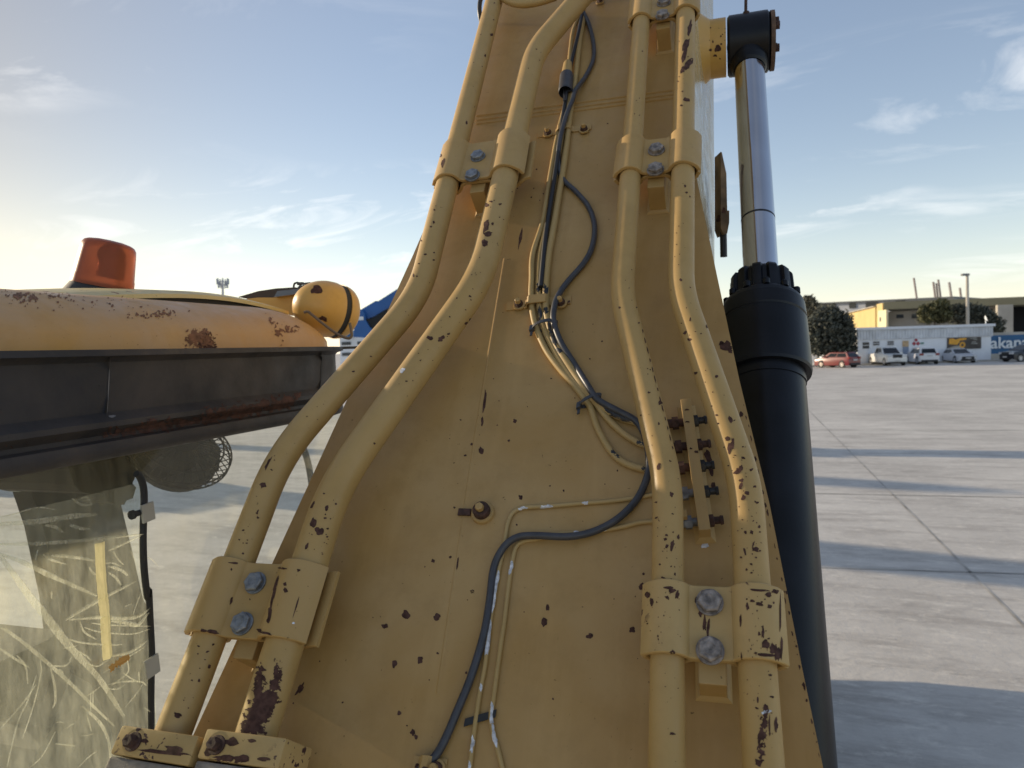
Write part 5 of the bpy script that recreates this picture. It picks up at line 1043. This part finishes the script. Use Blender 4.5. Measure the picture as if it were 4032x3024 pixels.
    for _ in range(22):
        x, y = rnd.uniform(330, 1330), rnd.uniform(-500, 1650); a_ = rnd.uniform(-.7, .7) + (1.2 if rnd.random() < .3 else 0); L = rnd.uniform(50, 170)
        folds.append(([ch(x, y), ch(x+L*.5*cos(a_), y+L*.5*sin(a_)+rnd.uniform(-18, 18)), ch(x+L*cos(a_), y+L*sin(a_))], rnd.uniform(.0012, .003)))
    m_ = MB()
    for k, (pts, w) in enumerate(folds):
        rnd = random.Random(k); q = crom([CX(x, y, X+.009) for x, y in pts], 8); n2 = len(q)
        for sgn in (0,):
            L = []
            for i, p in enumerate(q):
                t = (q[min(i+1, n2-1)]-q[max(i-1, 0)]).normalized(); e = sin(pi*min(max((i+.6)/(n2), .05), .98))**.4; s_ = t.cross(XB).normalized()*w/2*e*(1+.25*(rnd.random()-.5)); L.append([p-s_, p-s_*.5+XB*w*.35, p+s_*.2+XB*w*.1, p+s_])
            m_.loft(L, closed=False, smooth=True)
    sub(m_.build('film_folds', M_fold, go))
    # edge seal of the sliding pane, with clips
    sl_ = MB(); pts = [cg(1270, 510), cg(1300, 530), cg(1335, 620), cg(1345, 760), cg(1335, 1100), cg(1345, 1400), cg(1375, 1659), ch(1340, 60), ch(1352, 300), ch(1368, 640), ch(1362, 900), ch(1360, 1300), ch(1360, 1800)]
    sl_.tube(crom([CX(x, y, X+.004) for x, y in pts], 8), .0068, 10); sub(sl_.build('pane_seal', M_seal, go))
    for (x0, y0_, w_, h_, q) in ((1380, 870, .030, .036, cg), (1372, 742, .034, .038, ch)):
        c_ = CX(*q(x0, y0_), X+.012); b_ = MB(); b_.bbox(c_, (.005, w_, h_), .001, (XB, V((0, 1, .08)).normalized(), V((0, -.08, 1)).normalized())); sub(b_.build('clip', M_clip, go))
    b_ = MB(); b_.lathe(CX(*cg(1300, 875), X+.006), V((0, -1, 0)), [(-.01, .006), (.014, .006), (.014, .009), (.02, .009), (.02, .001)], 10); sub(b_.build('knob', M_seal, go))
    # curved grab rail near the front
    gr = MB(); gr.tube(crom([CX(*c1(x, y), -1.3) for x, y in ((1690, 1290), (1760, 1420), (1795, 1540), (1815, 1700), (1815, 1900))]), .011, 10); gr.build('grab_rail', M_grey, EX)
cabin()
# rear panel beyond the glass so the cab reads closed at the back
# ---- beacon on the roof
def beacon():
    base = RD(*c1(588, 516), 1.86); ax = (V((0, 0, 1)) + R0*.24).normalized(); top = RD(*c1(640, 240), 1.86)
    h = (RD(*c1(600, 243), 1.86).z-base.z); rr_ = 119/FPX*1.80*.72
    rb = 124/1.0/FPX*1.86
    b0 = MB(); b0.lathe(base-ax*.03, ax, [(0, rb*1.06), (.02, rb*1.05), (.048, rb*.86), (.05, rb*.8)], 40); b0.build('beacon_base', M_seal, EX)
    ln = MB(); o = base+ax*.016; H_ = h-.005
    ln.lathe(o, ax, [(0, rb*.90), (.022, rb*.88), (.026, rb*.865), (H_*.76, rb*.79), (H_*.88, rb*.765), (H_*.95, rb*.70), (H_*.99, rb*.58), (H_*1.02, rb*.35), (H_*1.03, .001)], 48)
    bo = ln.build('beacon_lens', M_lens, EX, weld=True)
    for p in bo.data.polygons: p.use_smooth = True
    inn = MB(); inn.lathe(o+ax*.02+R0*.012, ax, [(0, .03), (.05, .028), (.07, .012), (.09, .012)], 20); inn.lathe(o+ax*.075+R0*.016-fh*.01, (-fh+R0*.5), [(-.03, .004), (0, .028), (.012, .03)], 20); sub(inn.build('reflector', simple('beacon_inside', (.25, .2, .2), .4, .5), bo))
    tb = MB(); tb.lathe(o+ax*.022-R0*rb*.93, -R0, [(-.01, .008), (.008, .0075), (.01, .004), (.01, .0005)], 12); sub(tb.build('lens_tab', M_lens, bo))
beacon()
# ---- work light at the front of the roof
def worklight():
    d = 2.25; c_ = RD(*ce(290, 722), d); ax = (V((0, 1, 0))*.85 + R0*.55 - V((0, 0, .22))).normalized(); k = 2.25/FPX
    rr_ = 108*k*1.02
    sh = MB(); prof = []
    for i in range(15):
        a = pi/2*i/14; prof.append((-rr_*1.25*cos(a), rr_*max(sin(a), .02)))
    prof += [(.01, rr_*1.0), (.018, rr_*.98)]
    sh.lathe(c_, ax, prof, 48)
    chips(sh, [(*ce(150, 470), 12, 10, 10), (*ce(245, 845), 9, 6, 20)], 1, .0008)
    so_ = sh.build('work_light', [M_lamp, M_chip], EX, weld=True)
    sl_ = MB(); sl_.lathe(c_, ax, [(.016, rr_*.95), (.016, rr_*.965), (.038, rr_*.965), (.038, rr_*.9)], 48); sub(sl_.build('light_seal', M_seal, so_))
    rg_ = MB(); pr = [(.036, rr_*.9), (.036, rr_*1.0)] + [(.036+.055*sin(pi/2*i/8), rr_*(.985*cos(pi/2*i/8)**.55+.001)) for i in range(9)]; rg_.lathe(c_, ax, pr, 48); sub(rg_.build('light_bezel', M_lamp, so_, weld=True))
    # mounting hood running back over the roof
    q = [RD(*c1(x, y), 2.33) for x, y in ((1310, 570), (1500, 548), (1600, 548), (1740, 520), (1800, 478), (1860, 460), (1870, 640), (1760, 655), (1600, 640), (1400, 600))]
    hd = MB(); hd.prism(q, fh*.2); sub(hd.build('light_mount', M_lamp, so_))
    q = [RD(*c1(x, y), 2.3) for x, y in ((1590, 545), (1610, 510), (1700, 500), (1790, 492), (1780, 510), (1700, 530))]
    gw = MB(); gw.prism(q, fh*.2); sub(gw.build('light_glass', simple('blue_grey_glass', (.12, .14, .17), .15), so_))
    q = [RD(*c1(x, y), 2.5) for x, y in ((1380, 545), (1500, 510), (1600, 495), (1710, 488), (1780, 495), (1780, 530), (1500, 560))]
    hd = MB(); hd.prism(q, fh*.25); sub(hd.build('visor', simple('dark_brown_trim', (.06, .045, .035), .7), so_))
    q = [RD(*c1(x, y), 2.22) for x, y in ((1715, 568), (1752, 568), (1755, 648), (1722, 645))]
    hd = MB(); hd.prism(q, fh*.02); sub(hd.build('hinge_plate', M_boltr, so_))
    wr_ = MB(); wr_.tube(crom([RD(*ce(x, y), 2.12) for x, y in ((-10, 765), (40, 755), (90, 790), (250, 920), (400, 1030), (520, 1090), (585, 1100), (612, 1060), (604, 985), (588, 900))]), .0042, 8); sub(wr_.build('lamp_wire', simple('dusty_wire', (.16, .12, .08), .6), so_))
    wc = MB()
    for pts in (((1705, 490), (1710, 468), (1730, 462), (1745, 480), (1770, 490)), ((1725, 470), (1770, 468), (1800, 465), (1820, 475)), ((1730, 490), (1760, 482), (1800, 480), (1830, 468))): wc.tube(crom([RD(*c1(x, y), 2.3) for x, y in pts]), .0035, 6)
    for (x, y) in ((1745, 466), (1790, 468), (1760, 484)): wc.bbox(RD(*c1(x, y), 2.3), (.02, .01, .008), .001, (R0, fh, V((0, 0, 1))))
    sub(wc.build('wire_plug', M_cable, so_))
worklight()
# ---- small fan hanging inside the cab
def fan():
    X = -1.5; c_ = CX(*cg(1690, 270), X); t = thing('cooling_fan', 'black caged fan hanging behind the cab glass', 'fan', c_); ax = V((.62, -.25, .75)).normalized()
    rr_ = (CX(*cg(2060, 400), X)-CX(*cg(1320, 330), X)).length/2*.9
    e1 = ax.orthogonal().normalized(); e2 = ax.cross(e1); cg_ = MB()
    o = c_ + V((0, 0, .0))
    for k in range(40):
        a = 2*pi*k/40; d = e1*cos(a)+e2*sin(a); cg_.tube([o+ax*.028+d*rr_*.25, o+ax*.018+d*rr_*.8, o+d*rr_*.98, o-ax*.02+d*rr_, o-ax*.05+d*rr_*.75, o-ax*.07+d*rr_*.3], .0016, 5)
    for rr2, zz in ((1, 0), (1, -.018), (.8, .02), (.55, .025), (.28, .028), (.78, -.05), (.3, -.07)):
        cg_.tube([o+ax*zz+(e1*cos(2*pi*k/40)+e2*sin(2*pi*k/40))*rr_*rr2 for k in range(41)], .0026, 6, caps=False)
    cg_.build('fan_cage', M_inter, t)
    bl = MB()
    for k in range(4):
        a0 = 2*pi*k/4+.4; rows = []
        for i in range(6):
            r_ = rr_*(.2+.13*i); rows.append([o-ax*.015+(e1*cos(a0+s_)+e2*sin(a0+s_))*r_+ax*(.014*(j-1)) for j, s_ in enumerate((-.42-.05*i, .0, .42+.05*i))])
        bl.loft(rows, closed=False)
    bl.build('fan_blade', M_grey, t)
    mt = MB(); mt.lathe(o-ax*.085, ax, [(0, .02), (.01, rr_*.72), (.05, rr_*.8), (.06, rr_*.6), (.112, rr_*.26), (.115, .001)], 28); mt.build('fan_motor', M_inter, t)
    bk = MB(); bk.tube([o-ax*.05, o-ax*.05+V((-.02, .04, .16))], .012, 10); bk.build('fan_bracket', M_inter, t)
fan()
